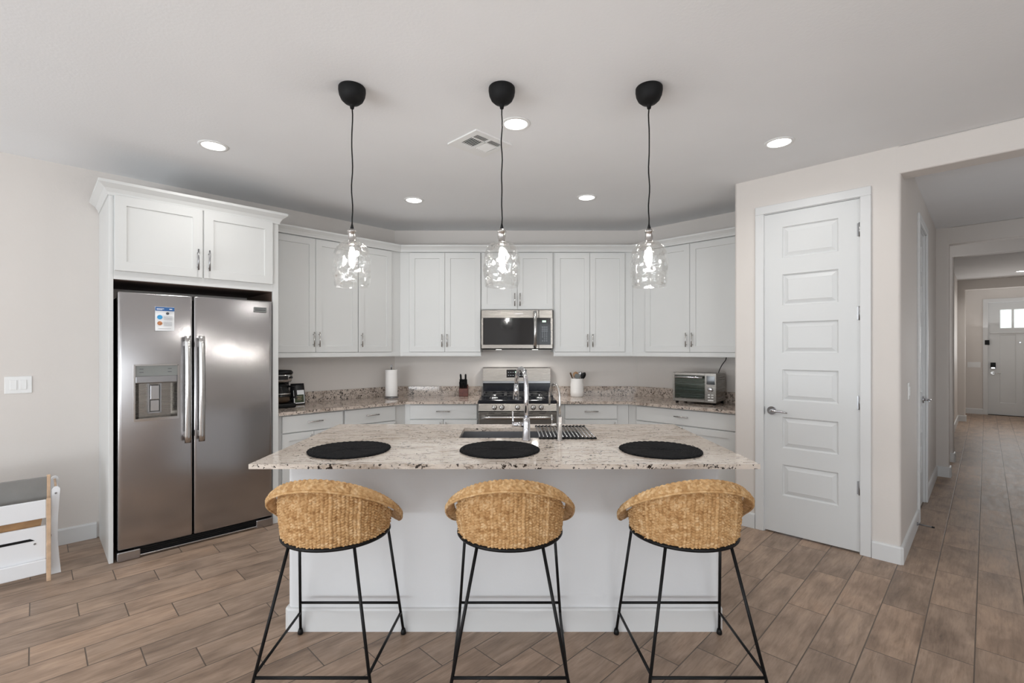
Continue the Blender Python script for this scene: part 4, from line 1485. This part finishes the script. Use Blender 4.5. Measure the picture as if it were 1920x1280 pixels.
t = local(thing('knife_block', 'dark red wooden knife block with black-handled knives left of the range', 'knife block', 'W', (-.508, 5.225, CT1)))
m = MB(); m.prism([(-.03, .001), (.075, .001), (.085, .10), (.03, .13), (-.03, .085)], -.048, .048, mtx=Matrix(((0, 0, 1, 0), (1, 0, 0, 0), (0, 1, 0, 0), (0, 0, 0, 1))), b=.003)
m.build('block', 'wood_red', t)
def knife(x, y, z, L, r_, lean):
    m = MB()
    d = Vector((lean, -.30, 1)).normalized()
    p = Vector((x, y, z))
    m.tube([p-d*.015, p+d*.01, p+d*L*.5, p+d*L*.9, p+d*L], [r_*.8, r_, r_*.9, r_*1.1, r_*.7], 8)
    return m.build('knife_handle', 'black_plastic', t)
for k in range(6):
    knife(-.038+.0152*k, -.022, .092, .075, .0062, 0)
for k in range(4):
    knife(-.034+.0225*k, 0.0, .105, .09, .008, 0)
knife(-.026, .025, .125, .125, .010, -.05)
knife(.02, .025, .125, .125, .010, .03)
knife(-.004, .022, .12, .07, .007, 0)

t = local(thing('utensil_crock', 'white ceramic utensil crock standing right of the range', 'crock', 'W', (.735, 5.215, CT1)))
CK = t.location.copy()
m = MB()
m.lathe([(0, .001), (.066, .001), (.071, .006), (.072, .04), (.073, .045), (.072, .05), (.072, .140), (.067, .155), (.065, .185), (.067, .198), (.062, .198), (.060, .16), (.064, .14), (.064, .02), (0, .02)], 40)
m.build('crock', 'white_ceramic', t)
def utensil(name, label, cat, top, foot, head, mat, mat2=None, flatw=.028, tilt=0, length=.055):
    """head: spoon/spatula blade as a flattened ellipsoid at the end of a round handle"""
    base = CK+Vector(foot)
    t = thing(name, label, cat, 'W', tuple(base))
    p0, p1 = base, CK+Vector(top)
    d = (p1-p0).normalized()
    MB().tube([p0, p0+(p1-p0)*.5, p1], [.005, .005, .0055], 8).build('shaft', mat2 or mat, t)
    m = MB()
    side = Vector((math.cos(tilt), math.sin(tilt), 0))
    side = (side-d*side.dot(d)).normalized()
    nrm = d.cross(side)
    rings = []
    for i in range(11):
        f = i/10
        c = p1+d*(length*2*f-.006)
        if head == 'spoon': w_ = flatw*math.sqrt(max(.01, 1-(2*f-1.0)**2))
        else: w_ = flatw*(.35+.65*min(1, f*2.2))*(1 if f < .93 else .8)
        th_ = .0035
        rings.append([c+side*w_*math.cos(2*PI*k/14)+nrm*(th_*math.sin(2*PI*k/14)-(.006*(1-(math.cos(2*PI*k/14))**2) if head == 'spoon' else 0)) for k in range(14)])
    m.rings(rings, True, True, True)
    m.build('head', mat, t)
utensil('wooden_spatula', 'narrow brown wooden spatula leaning left in the utensil crock', 'utensil', (-.05, .0, .20), (.02, 0, .025), 'flat', 'wood_dark', None, .016, .9, .036)
utensil('wooden_spoon', 'large pale wooden spoon standing in the middle of the utensil crock', 'utensil', (-.006, .028, .205), (.0, -.01, .025), 'spoon', 'wood_spoon', None, .034, .1, .036)
utensil('silicone_spatula', 'grey silicone spatula in front of the wooden spoon in the crock', 'utensil', (.0, -.02, .195), (.0, .02, .025), 'flat', 'silicone_grey', 'wood_spoon', .03, 0, .03)
utensil('slotted_turner', 'black plastic turner leaning right in the utensil crock', 'utensil', (.052, -.012, .195), (-.03, 0, .025), 'spoon', 'black_plastic', None, .026, .2, .042)
utensil('ladle', 'grey steel spoon standing behind the black turner in the crock', 'utensil', (.04, .03, .225), (-.01, 0, .025), 'spoon', 'cooler_steel', None, .026, .1, .026)

# toaster oven
fl = Vector((1.585, 4.63, CT1))
TA = math.radians(-40)
t = local(thing('toaster_oven', 'stainless countertop toaster oven against the pantry end of the worktop', 'toaster oven', 'W', tuple(fl)))
t.rotation_euler = (0, 0, TA)
TW, TD, TZ0, TZ1 = .405, .30, .02, .295
m = MB(); m.box(.004, TW-.004, .012, TD, TZ0, TZ1-.004, .012, 2); m.build('body', 'stainless_warm', t)
m = MB()
m.box(0, .02, -.004, .02, TZ0, TZ1, .003); m.box(.30, TW, -.004, .02, TZ0, TZ1, .003)
m.box(.018, .302, -.004, .02, TZ0, TZ0+.03, .003); m.box(.018, .302, -.004, .02, TZ1-.025, TZ1, .003)
m.build('front_frame', 'stainless_warm', t)
m = MB(); m.box(.022, .298, .0155, .0175, TZ0+.032, TZ1-.027)
m.build('cavity_back', 'cavity_grey', t)
m = MB(); m.box(.022, .298, -.003, .0, TZ0+.032, TZ1-.027); dg = m.build('oven_door', 'oven_glass', t)
m = MB(); m.cyl((.03, -.032, TZ1-.042), (.29, -.032, TZ1-.042), .010, 12); m.box(.04, .055, -.03, 0, TZ1-.048, TZ1-.036); m.box(.265, .28, -.03, 0, TZ1-.048, TZ1-.036); m.build('handle', 'chrome', dg)
m = MB()
for z_ in (.09, .135, .185):
    m.box(.035, .285, .006, .012, TZ0+z_-.022, TZ0+z_-.016)
m.box(.07, .27, .004, .012, TZ0+.045, TZ0+.058)
m.build('oven_rack', 'cooler_steel', t)
m = MB(); m.box(.318, .392, -.0055, -.002, TZ1-.105, TZ1-.025, .001); m.build('display', 'black_glass', t)
m = MB(); m.lathe([(0, 0), (.024, 0), (.022, .022), (.018, .025), (0, .025)], 24, mtx=Matrix.Translation((.355, -.004, TZ0+.125)) @ Matrix.Rotation(PI/2, 4, 'X')); m.build('knob', 'chrome', t)
m = MB()
for j in range(2):
    for i in range(2):
        m.box(.330+.030*i, .350+.030*i, -.008, -.003, TZ0+.068-.023*j, TZ0+.080-.023*j, .002)
m.box(.330, .380, -.008, -.003, TZ0+.018, TZ0+.030, .002)
m.build('buttons', 'white_plastic', t)
m = MB()
for k in range(8):
    m.box(TW-.005, TW-.0035, .05+.028*k, .068+.028*k, TZ1-.045, TZ1-.041); m.box(TW-.005, TW-.0035, .05+.028*k, .068+.028*k, TZ1-.065, TZ1-.061)
m.build('side_vents', 'black_matte', t)
for x in (.03, TW-.03):
    for y in (.03, TD-.03):
        MB().cyl((x, y, .001), (x, y, TZ0+.004), .014, 12).build('foot', 'black_plastic', t)
m = MB(); m.tube([(.345, TD-.03, TZ1-.006), (.345, TD-.005, TZ1+.02), (.362, TD+.02, TZ1+.07), (.39, TD+.035, TZ1+.115), (.40, TD+.035, TZ1+.15)], .004, 8); m.build('power_cord', 'black_plastic', t)

# ------------------------------------------------------------------ switches and door stop
def switch_plate(fr, x, z, n, label, wide=None, proud=.006):
    wd_ = wide or (.046*n+.03)
    t = thing('light_switch', label, 'light switch', fr, (x, 0, z))
    MB().box(x-wd_/2, x+wd_/2, -proud, 0, z-.059, z+.059, .003, 2).build('plate', 'white_plastic', t)
    for k in range(n):
        xx = x+(k-(n-1)/2)*.047
        MB().box(xx-.017, xx+.017, -proud-.004, -proud+.001, z-.033, z+.033, .002, 2).build('rocker', 'white_plastic', t)
switch_plate('L', -2.953, 1.163, 2, 'white double light switch on the wall left of the refrigerator', .133)
switch_plate('HL', .40, 1.11, 1, 'white single light switch on the hall wall by the pantry corner', None, .008)
switch_plate('EN', fx(.186), 1.066, 3, 'white triple light switch beside the front door', .205)
t = thing('door_stop', 'spring door stop sticking out of the hall baseboard', 'door stop', 'HL', (.83, -.015, .05))
m = MB(); m.cyl((.83, -.015, .055), (.83, -.024, .055), .012, 12)
m.tube([(.83, -.022, .055), (.83, -.105, .052)], .0032, 8)
m.tube([(.83+.005*math.cos(k*1.0), -.024-.00068*k, .055+.005*math.sin(k*1.0)-.000025*k) for k in range(116)], .0013, 5); m.build('spring', 'dark_nickel', t)
MB().cyl((.83, -.102, .052), (.83, -.118, .0515), .0065, 10).build('tip', 'rubber', t)

# ------------------------------------------------------------------ child's bench at the left edge
t = thing('toy_bench', 'white and pine child bench with a grey board by the left wall', 'bench', 'H', (-.35, 4.2, 0))
bc = 4.035                                     # front plane
a1_ = .055
a0_ = -.85
def board(name, mat, a0, a1, c0, c1, z0, z1, b=.003):
    return MB().box(a0, a1, c0, c1, z0, z1, b).build(name, mat, t)
board('upper_board', 'grey_board', a0_, a1_+.005, bc+.10, bc+.118, .36, .615)
board('front_board', 'toy_white', a0_, a1_, bc, bc+.018, .385, .495)
m = MB()
pts = [(a0_, .30), (a1_-.06, .30), (a1_-.025, .325), (a1_-.012, .40), (a0_, .40)]
m.prism(pts, bc+.055, bc+.065, mtx=Matrix(((1, 0, 0, 0), (0, 0, 1, 0), (0, 1, 0, 0), (0, 0, 0, 1))))
m.build('inner_board', 'pine_panel', t)
board('lower_board', 'toy_white', a0_, a1_, bc+.02, bc+.038, .13, .335)
m = MB()
m.prism([(a0_+.2, .255), (a1_-.05, .255), (a1_-.07, .27), (a1_-.30, .27), (a1_-.36, .255)], bc+.0185, bc+.0215, mtx=Matrix(((1, 0, 0, 0), (0, 0, 1, 0), (0, 1, 0, 0), (0, 0, 0, 1))))
m.build('hand_slot', 'black_matte', t)
board('bottom_rail', 'toy_white', a0_, a1_, bc-.004, bc+.016, .05, .135)
m = MB(); m.box(a1_, a1_+.02, bc-.006, bc+.02, 0, .50, .002); m.box(a1_+.003, a1_+.02, bc+.098, bc+.12, .3, .625, .002); m.build('pine_edge', 'pine_edge', t)
for c0_, h_top in ((bc+.10, .545), (bc+.37, .56)):      # waisted legs with rounded heads, facing the room
    tr = .0195
    xm = a1_+.045
    prof = [(a1_+.018, 0), (a1_+.068, 0), (a1_+.060, .10), (a1_+.052, .22), (a1_+.054, .36)]
    prof += [(xm+tr*math.cos(a), h_top-tr+tr*math.sin(a)) for a in [PI*k/10 for k in range(11)]]
    prof += [(a1_+.024, .36), (a1_+.020, .22)]
    m = MB()
    m.prism(prof, c0_, c0_+.018, mtx=Matrix(((1, 0, 0, 0), (0, 0, 1, 0), (0, 1, 0, 0), (0, 0, 0, 1))), b=.002)
    m.build('leg', 'toy_white', t)
MB().cyl((a1_+.045, bc+.105, .525), (a1_+.045, bc+.385, .54), .006, 10).build('cross_rod', 'pine_edge', t)
for x_, y_, z_, ax_ in ((a1_+.044, bc+.10, .505, 1), (a1_+.020, bc+.012, .27, 0), (a1_-.05, bc+.02, .235, 1)):
    m = MB()
    if ax_ == 0: m.cyl((x_-.002, y_, z_), (x_+.003, y_, z_), .007, 12)
    else: m.cyl((x_, y_+.002, z_), (x_, y_-.003, z_), .006, 12)
    m.build('bolt', 'dark_nickel', t)
